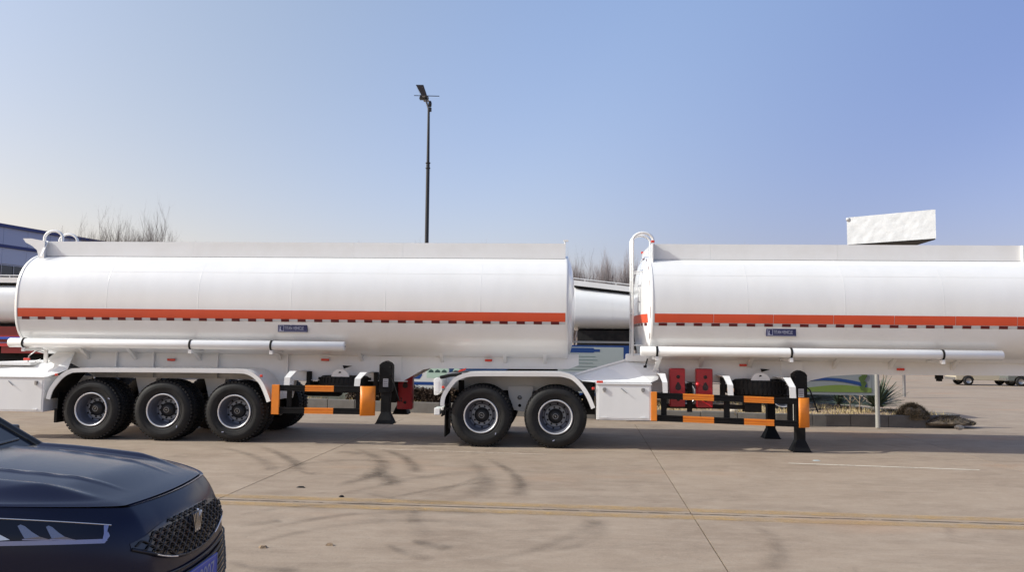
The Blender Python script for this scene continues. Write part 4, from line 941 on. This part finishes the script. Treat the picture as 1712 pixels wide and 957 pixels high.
# long white board with picture (left centre)
t, W = board_base('long white picture board with blue logo and green road scene above the brown hedge', -2.95, 1.6, 19.95, 19.3, .55, 1.5, frame=mat('board_cream', (.62, .64, .62), .4))
flat(t, [(.0, .66), (1.75, .66), (1.75, .74), (.0, .74)], boardblue, 1, 'printed_band')
flat(t, [(.38, .90), (.44, .81), (.64, .81), (.70, .90), (.70, 1.3), (.38, 1.3)], boardblue, 1, 'printed_logo')
text_obj('printed_logo_letters', 'ST', .22, lett, t, (.41, -.006, .93), (pi / 2, 0, 0), .001)
flat(t, [(.82, .84), (1.38, .84), (1.38, 1.3), (.82, 1.3)], boardpale, 1, 'printed_picture')
for k in range(3): flat(t, [(.86 + k * .17, .98), (.88 + k * .17, 1.03), (.93 + k * .17, 1.06), (.99 + k * .17, 1.03), (1.0 + k * .17, .98)], mat('print_dark_green', (.03, .07, .06), .5), 2, 'printed_car')
flat(t, [(1.40, .80), (W - .05, .80), (W - .05, 1.42), (1.40, 1.42)], boardnavy, 1, 'printed_picture')
flat(t, [(1.40, .84), (1.55, 1.12), (1.75, 1.05), (2.2, .84)], boardpale, 2, 'printed_hill'); flat(t, [(2.1, .84), (2.8, 1.05), (3.6, .95), (4.3, .84)], boardblue, 2, 'printed_hill')
for x in (.3, W / 2, W - .3): mb = MB(); mb.tube([(x, .04, 0), (x, .04, .55)], .04, 10); mb.build('post', steel, t)
# far board whose shadow lies on the yard behind
t, W = board_base('tall grey sign board far back behind the right tanker', 14.6, 16.8, 32.6, 33.2, 1.0, 2.6)
for x in (.1, W - .1): mb = MB(); mb.tube([(x, .04, 0), (x, .04, 1.0)], .06, 8); mb.build('post', steel, t)

# ------------------------------------------------------------------ tankers parked behind
def far_tanker(label, x, y, rz, length, chassis_mt, z0=0, zt=3.28, zb=2.1, drop=0.0, fd=.28):
    t = thing('parked_tanker', label, 'tanker', (x, y, z0), rz); a = 1.15
    def top(s): return zt - drop * min(1, max(0, s) / 4.5)
    def rg(s, k):
        cz = (top(s) + zb) / 2; b = (top(s) - zb) / 2
        return [(s, 1.15 + a * k * math.copysign(abs(cos(q)) ** .55, cos(q)), cz + b * k * math.copysign(abs(sin(q)) ** .55, sin(q))) for q in [2 * pi * i / 48 for i in range(48)]]
    mb = MB(); loft(mb, [rg(-.12, .1), rg(-.1, .5), rg(-.03, .85), rg(0, 1), rg(.06, 1), rg(4.5, 1), rg(length - .06, 1), rg(length, 1), rg(length + .1, .6), rg(length + .12, .1)], True, True); mb.build('tank_shell', white, t)
    def strip(y0, y1, za, zb_):
        for s0, s1 in ((0, 4.5), (4.5, length)):
            mb.hexa([(s0, y0, top(s0) + za), (s0, y0, top(s0) + zb_), (s0, y1, top(s0) + za), (s0, y1, top(s0) + zb_), (s1, y0, top(s1) + za), (s1, y0, top(s1) + zb_), (s1, y1, top(s1) + za), (s1, y1, top(s1) + zb_)])
    mb = MB(); strip(.14, 2.16, -.045, -.015); mb.build('walkway_gap', cargap, t)
    mb = MB(); strip(.10, .13, -.015, .12); mb.build('coaming_panel', white, t)
    mb = MB(); strip(2.17, 2.2, -.015, .12); mb.build('coaming_panel', white, t)
    mb = MB(); s = .3
    while s < length: mb.tube([(s, .12, top(s) + .1), (s, .12, top(s) + .17)], .012, 5); s += .8
    mb.tube([(0, .12, top(0) + .17), (4.5, .12, top(4.5) + .17), (length, .12, top(length) + .17)], .014, 6); mb.build('hand_rail', white, t)
    mb = MB()
    for s in (1.0, length * .62): loft(mb, [rg(s, 1.001), rg(s + .01, 1.003), rg(s + .02, 1.001)])
    mb.build('weld_seam', white2, t)
    mb = MB(); mb.box(.1, length, .3, 2.0, zb - fd, zb - .0); mb.build('chassis_frame', dark, t)
    mb = MB(); mb.box(0, length + .1, .12, .2, zb - .33, zb - .28); mb.build('frame_rail', chassis_mt, t)
    for s in (1.5, 2.8, length - 1.2):
        for d, fl in ((.0, False), (2.3, True)):
            o = bpy.data.objects.new('wheel', WM['tyre']); link(o, t); o.location = (s, d, .53)
            if fl: o.rotation_euler = (0, 0, pi)
            for k in ('lip', 'rim', 'hub'): c = bpy.data.objects.new(WM[k].name, WM[k]); link(c, o)
    mb = MB()
    for s in (1.5, 2.8, length - 1.2):
        mb.tube([(s + .68 * cos(q), -.02, .62 + .66 * sin(q)) for q in [pi * i / 14 for i in range(15)]], .02, 6)
        mb.box(s - .08, s + .08, .2, 2.1, .45, .6)
    mb.build('mudguard', steel, t)
    return t
far_tanker('white tanker parked askew behind, seen in the gap between the two long tankers', 1.58, 20.05, radians(-8), 6.4, steel, z0=0, drop=.52, fd=.5)
lt = far_tanker('white tanker with dark red chassis parked behind the tail of the left tanker', -19.4, 19.6, radians(-1), 9.6, redbeam, z0=0, zt=3.14, zb=2.06)
mb = MB(); mb.box(5.2, 7.5, .15, 2.2, 1.62, 2.02); mb.box(6.6, 7.7, .1, 2.2, 1.35, 1.6); mb.build('red_side_body', redtruck, lt)
mb = MB(); mb.box(4.0, 7.9, .08, .14, 1.52, 1.60); mb.build('red_side_rail', redbeam, lt)
mb = MB(); mb.box(4.0, 7.25, .05, .079, 1.70, 1.76); mb.build('blue_side_rail', bluebeam, lt)
mb = MB(); mb.box(5.2, 8.0, .3, 2.0, .5, 1.5); mb.build('underbody', cargap, lt)

# ------------------------------------------------------------------ workshop building
BD = thing('workshop_building', 'long blue grey factory hall with navy roof edge at the left', 'building', (-35.0, 53.0, gz(53)), 0)
bd = Vector((sin(radians(13)), cos(radians(13)), 0)); bn = Vector((cos(radians(13)), -sin(radians(13)), 0))
def bq(u, v, z): p = bd * u + bn * v; return (p.x, p.y, z - gz(53))
def bbox(mb, u0, u1, v0, v1, z0, z1): mb.hexa([bq(u, v, z) for u in (u0, u1) for v in (v0, v1) for z in (z0, z1)])
mb = MB(); bbox(mb, -16, 40, -24, -.02, gz(53), 9.2); mb.build('wall', facade2, BD)
mb = MB(); bbox(mb, -16.2, 40.2, -24.2, .25, 9.2, 9.42); mb.build('roof_edge', navytrim, BD)
for k in range(28):
    u = -16 + 2 * k; mb = MB(); bbox(mb, u + .01, u + 1.99, -.02, .10, 8.02, 9.2); mb.build('upper_panel', facade, BD)
    mb = MB(); bbox(mb, u + .01, u + 1.99, -.019, .05, 6.7, 7.8); mb.build('lower_panel', facade2, BD)
mb = MB(); bbox(mb, -16, 40, -.02, .16, 7.82, 8.0); mb.build('string_course', navytrim, BD)
for k in range(56):
    u = -16 + k; mb = MB(); bbox(mb, u + .03, u + .97, -.019, .02, 4.6, 6.6); w_ = mb.build('window', windowm, BD)
    mb = MB(); bbox(mb, u - .03, u + .03, -.018, .06, 4.6, 6.6); mb.build('window_frame', steel, w_)

# ------------------------------------------------------------------ bare trees
def tree_mesh(seed, H, spread, levels, mt, n0=3, thick=.09, name='branches', up=.55, nb=(3, 5)):
    rnd = random.Random(seed); mb = MB()
    def br(p, d, ln, r, lv):
        pts = [p]; q = p.copy(); dd = d.copy()
        for k in range(3):
            dd = (dd + Vector((rnd.uniform(-.16, .16), rnd.uniform(-.16, .16), .10))).normalized(); q = q + dd * ln / 3; pts.append(q.copy())
        mb.tube(pts, r, 5 if lv < 2 else 3, caps=False, r_end=r * .5)
        if lv < levels:
            for _ in range(rnd.randint(*nb)):
                t = rnd.uniform(.25, 1); i = min(2, int(t * 3)); base = pts[i] + (pts[i + 1] - pts[i]) * (t * 3 - i)
                a = rnd.uniform(0, 2 * pi); s_ = rnd.uniform(.3, .8) * spread
                nd = (dd * (1 - .2) + Vector((cos(a) * s_, sin(a) * s_, up * rnd.uniform(.2, 1)))).normalized()
                br(base, nd, ln * rnd.uniform(.45, .75), r * .5 * (1.1 - .4 * t), lv + 1)
    for k in range(n0):
        a = 2 * pi * k / n0 + rnd.uniform(-.4, .4); s_ = .18 + .3 * spread * rnd.random()
        br(Vector((0, 0, H * .22)), Vector((cos(a) * s_, sin(a) * s_, 1)).normalized(), H * .42 * rnd.uniform(.85, 1.1), thick * .62, 0)
    b = mb.mesh(name, mt); t = MB(); t.tube([(0, 0, 0), (.02, .02, H * .12), (0, 0, H * .25)], thick * 1.25, 8, r_end=thick * .85); return b, t.mesh('trunk', mt)
def place_tree(ms, x, y, label, rz, sc=1., group=None, name='bare_tree'):
    t = thing(name, label, 'tree', (x, y, gz(y)), rz, group); t.scale = (sc, sc, sc)
    for me, nm in ((ms[0], 'branches'), (ms[1], 'trunk')): o = bpy.data.objects.new(nm, me); link(o, t)
    return t
A1 = tree_mesh(3, 9.2, .85, 4, barkm, 8, .17, up=.85, nb=(4, 6)); A2 = tree_mesh(8, 9.2, .8, 4, barkm, 8, .17, up=.85, nb=(4, 6))
place_tree(A1, -26.9, 50, 'bare branching tree just right of the factory roof end', .4, .91)
place_tree(A2, -25.6, 50.5, 'tallest bare tree in the group behind the left tanker', 1.4, .98)
place_tree(A1, -24.4, 49.5, 'bare tree in the middle of the group behind the left tanker', 2.6, .92)
place_tree(A2, -22.9, 50, 'rightmost bare tree of the group behind the left tanker', 4., .96)
A3 = tree_mesh(21, 7.4, .5, 3, barkm, 3, .07)
place_tree(A3, 3.2, 40, 'slender bare tree leaning out beside the end of the left tanker', .9, .98)
W1 = tree_mesh(31, 14.0, .30, 4, barkfar, 7, .24, up=1.1, nb=(4, 6)); W2 = tree_mesh(35, 14.0, .34, 4, barkfar, 7, .24, up=1.1, nb=(4, 6)); W3 = tree_mesh(39, 13.0, .4, 4, barkfar, 7, .24, up=.9, nb=(4, 6))
for k in range(84):
    x = -30 + k * 1.15 + random.uniform(-.5, .5); place_tree((W1, W2, W3)[k % 3], x, 122 + random.uniform(-6, 9), 'pale bare poplar in the far row seen between the two tankers', random.uniform(0, 6), random.uniform(.93, 1.08), 'far row of bare poplars', 'poplar_tree')

# ------------------------------------------------------------------ pickups far right
def pickup(label, x, y, rz, mt, sc=1.):
    t = thing('parked_pickup', label, 'pickup truck', (x, y, gz(y)), rz); t.scale = (sc, sc, sc)
    W2_ = .86
    side = [(-2.5, .45), (-2.5, .95), (-1.0, .98), (-1.0, 1.02), (-.75, 1.62), (.6, 1.65), (1.15, 1.06), (2.3, .96), (2.5, .8), (2.5, .42), (2.05, .40), (1.95, .62), (1.7, .78), (1.45, .78), (1.2, .62), (1.1, .40), (-1.1, .40), (-1.2, .62), (-1.45, .78), (-1.7, .78), (-1.95, .62), (-2.05, .45)]
    mb = MB(); mb.prism(side, -W2_, W2_); mb.build('body', mt, t, bevel=.04)
    mb = MB(); mb.prism([(-.62, 1.08), (-.55, 1.52), (-.05, 1.55), (-.05, 1.08)], -W2_ - .005, W2_ + .005); mb.prism([(.02, 1.08), (.02, 1.55), (.5, 1.55), (.95, 1.08)], -W2_ - .005, W2_ + .005); mb.build('side_window', glassdark, t)
    mb = MB(); mb.hexa([(1.12, -.75, 1.1), (.66, -.7, 1.62), (1.12, .75, 1.1), (.66, .7, 1.62), (1.15, -.75, 1.12), (.69, -.7, 1.64), (1.15, .75, 1.12), (.69, .7, 1.64)]); mb.build('windscreen', glassdark, t)
    mb = MB(); mb.box(2.48, 2.58, -.8, .8, .42, .62); mb.build('bumper', steel, t)
    mb = MB(); mb.box(-.06, -.04, -W2_ - .006, -W2_, .5, 1.0); mb.box(-1.02, -1.0, -W2_ - .006, -W2_, .45, .97); mb.box(.98, 1.0, -W2_ - .006, -W2_, .5, 1.0); mb.build('door_gap', cargap, t)
    for s in (-1.57, 1.57):
        for y_ in (-.78, .78):
            mb = MB(); mb.lathe([(.2, -.1), (.3, -.11), (.36, -.08), (.37, 0), (.36, .08), (.3, .11), (.2, .1)], (s, y_, .37), 'y', 24); o = mb.build('wheel', rubber, t)
            mb = MB(); mb.lathe([(.2, -.09), (.17, -.06), (0, -.05)], (s, y_, .37), 'y', 16); mb.lathe([(.2, .09), (.17, .06), (0, .05)], (s, y_, .37), 'y', 16); mb.build('rim', steel, o)
    return t
pickup('beige pickup truck parked across the far yard at the right edge', 36.6, 60.5, radians(176), olive)
pickup('dark grey truck parked in front of the beige pickup at the right edge', 39.7, 59.0, radians(174), greytruck)

# ------------------------------------------------------------------ navy car (front right side towards us)
CAR = thing('parked_car', 'glossy navy blue car in the lower left corner, nose pointing right', 'car', (-1.70, 4.38, 0), 0)
HW = .91; L0 = 1.0; NS = 1.5; YC = .45
def xplan(y, w_, ix):
    a = abs(y)
    if a <= YC: return -ix - .03 * (a / YC) ** 2
    return -L0 + (L0 - ix - .03) * max(0, 1 - min(1, (a - YC) / (w_ - YC)) ** NS) ** (1 / NS)
HW = .91; CL = 4.5
def zs(x):   # shoulder height along the car
    if x > -1.3: return .93 + .130 * min(1, max(0, -x - .12) / 1.15) ** .55
    return 1.06 + .01 * min(1, (-x - 1.3) / 2)
def plan(u, inx=0., iny=0., rear=False):
    """u in [-1,1]: -1 near rear, 0 nose, 1 far rear"""
    a = abs(u); sgn = 1 if u >= 0 else -1
    if a < .2:
        y = a / .2 * YC; x = -inx - .03 * (y / YC) ** 2
    elif a < .5:
        t = (a - .2) / .3 * pi / 2; x = -L0 + (L0 - inx - .03) * max(0, cos(t)) ** (2 / NS); y = YC + (HW - iny - YC) * sin(t) ** (2 / NS)
    elif a < .93:
        x = -L0 - (CL - L0 - .45) * (a - .5) / .43; y = (HW - iny) * (1 - .03 * ((a - .5) / .43) ** 2)
    else:
        t = (a - .93) / .07; x = -(CL - .45) - (.45 - inx) * sin(t * pi / 2); y = (HW - iny) * .97 * (1 - t ** 2.2)
    return x, sgn * y
prof = [(0.0, .10, .05), (.12, .02, .01), (.28, 0, 0), (.42, .005, 0), (.52, .015, -.004), (.62, .02, -.006), (.74, .035, -.0), (.86, .065, .012), (.95, .105, .035), (1.0, .15, .07)]
us = [-1 + 2 * i / 160 for i in range(161)]
rows = []
for t_, ix, iy in prof:
    row = []
    for u in us:
        x, y = plan(u, ix, iy); row.append((x, y, .20 + (zs(x) - .20) * t_))
    rows.append(row)
mb = MB(); mb.grid(rows); o = mb.build('body', carpaint, CAR)
md = o.modifiers.new('s', 'SUBSURF'); md.levels = 1; md.render_levels = 1
def front_pt(y, z, lift=0.):
    """point on the car's front skin for a lateral position y and height z"""
    lo = .20; # iterate for x
    x = -.1
    for _ in range(4):
        t_ = (z - .20) / (zs(x) - .20); t_ = max(0, min(1, t_))
        for (a, b, c), (a2, b2, c2) in zip(prof, prof[1:]):
            if a <= t_ <= a2: q = (t_ - a) / (a2 - a); ix = b + (b2 - b) * q; iy = c + (c2 - c) * q; break
        x = xplan(y, HW - iy, ix)
    return Vector((x, y, z)) + Vector((lift, 0, 0))
def skin_pt(u, z, lift=0.):
    x, y = plan(u)
    for _ in range(3):
        t_ = max(0, min(1, (z - .20) / (zs(x) - .20)))
        for (a, b, c), (a2, b2, c2) in zip(prof, prof[1:]):
            if a <= t_ <= a2: q = (t_ - a) / (a2 - a); ix = b + (b2 - b) * q; iy = c + (c2 - c) * q; break
        x, y = plan(u, ix - lift, iy - lift)
    return Vector((x, y, z))
# bonnet
XC = -1.30
def hood_edge(e):     # e lateral -1..1 ; front x of the bonnet
    y = e * .80; x = xplan(y, HW - .07, .15) - .022
    return x, y
def hz(x, e):
    base = zs(x) + .006
    k = min(1, max(0, (-x - .12) / .9))
    dfe = max(0, hood_edge(e)[0] - x); kk = min(1, dfe / .35); kk = kk * kk * (3 - 2 * kk)
    crown = .078 * (1 - abs(e) ** 2.2) * (.12 + .88 * kk) * (.55 + .45 * k)
    a = abs(e)
    def st(v, c, w_): return 1 / (1 + math.exp(-(v - c) / w_))
    fade = max(0, min(1, (dfe - .10) / .25))
    cr = .030 * (st(a, .56 + .10 * k, .012) - st(a, .74 + .10 * k, .06)) * fade       # outer power line
    cr += .009 * math.exp(-((a - (.30 + .12 * k)) / .015) ** 2) * fade
    return base + crown - .0 + cr - .006 * math.exp(-(dfe / .03) ** 2)
rows = []; NE = 90
for i in range(41):
    v = i / 40; row = []
    for j in range(NE + 1):
        e = -1 + 2 * j / NE; xf, yf = hood_edge(e); xr = XC + .16 * e * e; yw = .80 - .02 * v
        x = xf + (xr - xf) * v; row.append((x, e * yw, hz(x, e)))
    rows.append(row)
mb = MB(); mb.grid(rows); mb.build('bonnet', carpaint, CAR)
# inner strips closing bonnet to wings and nose
mb = MB(); r1 = []; r2 = []; r3 = []
for j in range(NE + 1):
    e = -1 + 2 * j / NE; xf, yf = hood_edge(e); z = hz(xf, e); 
    
    r1.append((xf - .012, yf * .985, z - .012)); r2.append((xf + .004, yf, z - .006)); r3.append((xf + .024, yf * 1.004, zs(xf) + .0005))
mb.grid([r2, r3]); mb.build('nose_panel', carpaint, CAR)
for sgn in (-1, 1):
    mb = MB(); ra = []; rb = []; rc = []
    for i in range(30):
        x = -.79 - .90 * i / 29
        s_ = (1 - min(1, (x + L0) / (L0 - .18)) ** NS) ** (1 / NS) if x > -L0 else 1
        yo = YC + (HW - .07 - YC) * s_; e = 1; z_ = hz(x, 1)
        ra.append((x, sgn * min(.808, yo - .01), z_ - .006)); rb.append((x, sgn * (.5 * yo + .5 * min(.80, yo)), max(z_, zs(x)) + .006)); rc.append((x, sgn * yo, zs(x) + .001))
    mb.grid([ra, rb, rc]); mb.build('wing_top', carpaint, CAR)
# cowl and wipers
mb = MB(); mb.grid([[(XC + .16 * e * e + .01, e * .78, hz(XC + .16 * e * e, e) - .02), (XC + .16 * e * e - .16, e * .76, 1.10)] for e in [-1 + i / 10 for i in range(21)]][0:21]); mb.build('cowl', cargap, CAR)
mb = MB(); mb.tube([(XC - .10, -.55, 1.125), (XC - .14, .1, 1.135)], .012, 6); mb.tube([(XC - .10, .05, 1.125), (XC - .13, .62, 1.14)], .012, 6); mb.build('wiper', carblack, CAR)
# greenhouse
def gh(x, w_, z): return (x, w_, z)
roof = [(-1.42, .76, 1.06), (-1.80, .70, 1.30), (-2.12, .62, 1.48), (-2.5, .58, 1.54), (-3.2, .58, 1.54), (-3.75, .58, 1.46), (-4.15, .62, 1.18), (-4.3, .66, 1.04)]
rows = []
for (x, w_, z) in roof:
    rows.append([(x + (.14 * (a * a) if x > -2.2 else 0) - .06 * (x > -2.2), a * w_, z + .05 * (1 - a * a) * (1 if -4 < x < -2 else .3)) for a in [-1 + i / 8 for i in range(17)]])
ws = rows[:3]; mb = MB(); mb.grid(ws); mb.build('windscreen', glassdark, CAR)
mb = MB(); mb.grid(rows[2:6]); mb.build('roof', carpaint, CAR)
mb = MB(); mb.grid(rows[5:]); mb.build('rear_window', glassdark, CAR)
for sgn in (-1, 1):
    mb = MB(); top = [(rows[i][16 if sgn > 0 else 0]) for i in range(len(rows))]; bot = [(p[0], sgn * .84 if p[0] < -1.6 else sgn * .80, 1.045) for p in top]
    mb.grid([top, bot]); mb.build('side_window', glassdark, CAR)
    mb = MB(); mb.tube([(t_[0] + .0, t_[1] * 1.01, t_[2]) for t_ in top[:3]], .028, 8); mb.tube([top[2], top[3], top[4], top[5]], .02, 6); mb.build('pillar', carblack, CAR)
    mb = MB(); mb.tube([(-1.78, sgn * .86, 1.06), (-1.74, sgn * .95, 1.10)], .02, 6); mb.hexa([(-1.70, sgn * .92, 1.05), (-1.72, sgn * .94, 1.20), (-1.70, sgn * 1.1, 1.07), (-1.72, sgn * 1.1, 1.18), (-1.82, sgn * .92, 1.05), (-1.80, sgn * .94, 1.20), (-1.82, sgn * 1.1, 1.07), (-1.80, sgn * 1.1, 1.18)]); mb.build('mirror', carblack, CAR, bevel=.02)
# body beltline deck under glass
mb = MB(); mb.grid([[(x, y, 1.04) for y in (-.86, .86)] for x in (-1.36, -4.2)], smooth=False); mb.build('interior_deck', cargap, CAR)
# grille
def gpan(mb, ys, z0f, z1f, lift, nz=8):
    mb.grid([[tuple(front_pt(y, z0f(y) + (z1f(y) - z0f(y)) * i / nz, lift)) for y in ys] for i in range(nz + 1)])
gy = [-.54 + 1.08 * i / 30 for i in range(31)]
gtop = lambda y: .858 - .06 * abs(y / .54) ** 3; gbot = lambda y: .645 + .13 * (abs(y) / .54) ** 2.2
mb = MB(); gpan(mb, gy, gbot, gtop, .004); gr = mb.build('grille', carblack, CAR)
# wavy honeycomb bars
mesh_m = mat('grille_mesh', (.012, .012, .015), .35)
for r_ in range(8):
    z = .662 + r_ * .026
    pts = []
    for i in range(161):
        y = -.525 + 1.05 * i / 160
        if gbot(y) + .008 < z < gtop(y) - .008:
            tri = abs(((y / .066 + (r_ % 2) * .5) % 1) - .5) * 2; tri = max(.2, min(.8, tri)); pts.append(front_pt(y, z + (tri - .5) * .028, .012))
    if len(pts) > 3: mb = MB(); mb.tube(pts, .0045, 6); mb.build('grille_bar', mesh_m, gr)
# grille surround and lower intake slats
mb = MB(); mb.tube([front_pt(y, gbot(y) - .004, .006) for y in gy], .009, 8); mb.build('grille_surround', mat('satin_trim', (.03, .03, .035), .25, metal=.6), CAR)
mb = MB(); mb.tube([front_pt(y, gbot(y) - .006, .012) for y in gy[3:9]], .005, 6); mb.build('trim_accent', chrome, CAR); mb = MB(); mb.tube([front_pt(y, gbot(y) - .006, .012) for y in gy[22:28]], .005, 6); mb.build('trim_accent', chrome, CAR)
ly = [-.66 + 1.32 * i / 24 for i in range(25)]
mb = MB(); gpan(mb, ly, lambda y: .28, lambda y: .56 + .13 * (abs(y) / .66) ** 3, .003); li = mb.build('lower_intake', carblack, CAR)
for r_ in range(9):
    z = .31 + .035 * r_; mb = MB(); mb.tube([front_pt(y, z + .09 * (abs(y) / .66) ** 3, .012) for y in ly], .006, 6); mb.build('intake_slat', mesh_m, li)
# emblem: crown of three flared bars
em = [(-.038, -.012), (-.015, -.004), (.015, .004), (.038, .012)]
base = front_pt(0, .79, .02)
mb = MB()
for (yb, dy) in ((-.030, -.016), (0, 0), (.030, .016)):
    for k in (-1, 1):
        b0 = yb * .75 + k * .007; t0 = yb + dy + k * .011
        mb.hexa([(base.x, b0 - .0035, .742), (base.x + .0, b0 + .0035, .742), (base.x + .014, b0 - .003, .742), (base.x + .014, b0 + .003, .742), (base.x - .004, t0 - .003, .835), (base.x - .004, t0 + .004, .835), (base.x + .010, t0 - .003, .835), (base.x + .010, t0 + .003, .835)])
mb.box(base.x, base.x + .012, -.034, .034, .735, .745); mb.lathe([(0, 0), (.008, .004), (.008, .012), (0, .014)], (base.x, 0, .848), 'x', 10)
mb.build('emblem', chrome, CAR)
# number plate
pc = front_pt(0, .50, .012)
mb = MB(); mb.box(pc.x, pc.x + .008, -.22, .22, .42, .56); pl = mb.build('licence_plate', plateblue, CAR, bevel=.004)
mb = MB()
for a in ((-.212, .212, .552, .555), (-.212, .212, .425, .428), (-.212, -.209, .428, .552), (.209, .212, .428, .552)): mb.box(pc.x + .0085, pc.x + .0105, *a)
mb.build('plate_border', lett, pl)
text_obj('plate_digits', '0007', .125, lett, pl, (pc.x + .0095, -.045, .445), (pi / 2, 0, pi / 2), .001, 'LEFT', .85)
# headlights
for sgn in (-1, 1):
    def hl(y, z, lift=.004):
        p = front_pt(abs(y), z, 0); n_ = Vector((1, .35 + .9 * max(0, abs(y) - .6) / .3, .25)).normalized(); p = p + n_ * lift; return Vector((p.x, sgn * p.y, p.z))
    YI, YO = .578, .885
    Y = [YI + (YO - YI) * (1 - (1 - i / 24) ** 1.5) for i in range(25)]
    q_ = lambda y: (y - YI) / .24
    ztop = lambda y: .895 + .085 * min(1.1, q_(y)); zbot = lambda y: .893 - .081 * min(1, (y - YI) / .032) + .042 * q_(y)
    mb = MB(); mb.grid([[tuple(hl(y, zbot(y) + (ztop(y) - zbot(y)) * i / 6)) for y in Y] for i in range(7)]); h = mb.build('headlight', lensdark, CAR)
    def patch(name, pts, mt):   # pts (y, height fraction), curved between points
        mb = MB(); mb.add([hl(y, zbot(y) + (ztop(y) - zbot(y)) * f_, .010) for y, f_ in pts], [tuple(range(len(pts)))]); return mb.build(name, mt, h)
    mb = MB(); mb.grid([[tuple(hl(y, zbot(y) + o_, .009)) for y in Y[1:22]] for o_ in (.0, .010, .020)]); mb.build('running_light', lens_in, h)
    mb = MB(); mb.grid([[tuple(hl(YI + .012 + .022 * t_ + d_, zbot(YI + .012 + .022 * t_ + d_) + (ztop(YI + .012 + .022 * t_ + d_) - zbot(YI + .012 + .022 * t_ + d_)) * (.93 - .86 * t_), .0105)) for t_ in (0, .5, 1)] for d_ in (-.004, .010)]); mb.build('running_light', lens_in, h)
    mb = MB(); mb.tube([hl(y, ztop(y), .008) for y in Y], .003, 6); mb.build('chrome_line', chrome, h)
    refl = mat('lamp_reflector', (.20, .21, .27), .25, metal=.8)
    for yy in (.712, .757):
        patch('projector', [(yy - .028, .22), (yy - .012, .34), (yy - .004, .52), (yy + .001, .74), (yy + .006, .80), (yy + .012, .74), (yy + .014, .5), (yy + .013, .26)], refl)
        patch('light_blade', [(yy - .034, .17), (yy - .030, .22), (yy + .016, .25), (yy + .018, .20)], lens_in)
    mb = MB(); mb.grid([[tuple(hl(.792 + .030 * t_ + d_, zbot(.8) + (ztop(.8) - zbot(.8)) * (.2 + .62 * t_), .0105)) for t_ in (0, .5, 1)] for d_ in (0, .014)]); mb.build('running_light', mat('bright_blade', (.62, .66, .72), .25, metal=.4), h)
# wheels and arches
for x in (-.93, -3.55):
    for sgn in (-1, 1):
        mb = MB(); mb.lathe([(0, .0), (.40, .0), (.40, .006)], (x, 0, .36), 'y', 36); o = mb.build('wheel_arch', cargap, CAR); o.location = (0, sgn * (HW + .008) - (.0), 0)
        mb = MB(); mb.lathe([(.23, .02), (.30, .0), (.335, .02), (.345, .06), (.345, .2)], (x, 0, .345), 'y', 36); o = mb.build('wheel', rubber, CAR); o.location = (0, -HW - .03, 0) if sgn < 0 else (0, HW + .03, 0); o.scale = (1, 1 if sgn < 0 else -1, 1)
        mb = MB(); mb.lathe([(.23, .02), (.22, .05), (.05, .06), (0, .05)], (x, 0, .345), 'y', 30); c = mb.build('rim', steel, o)
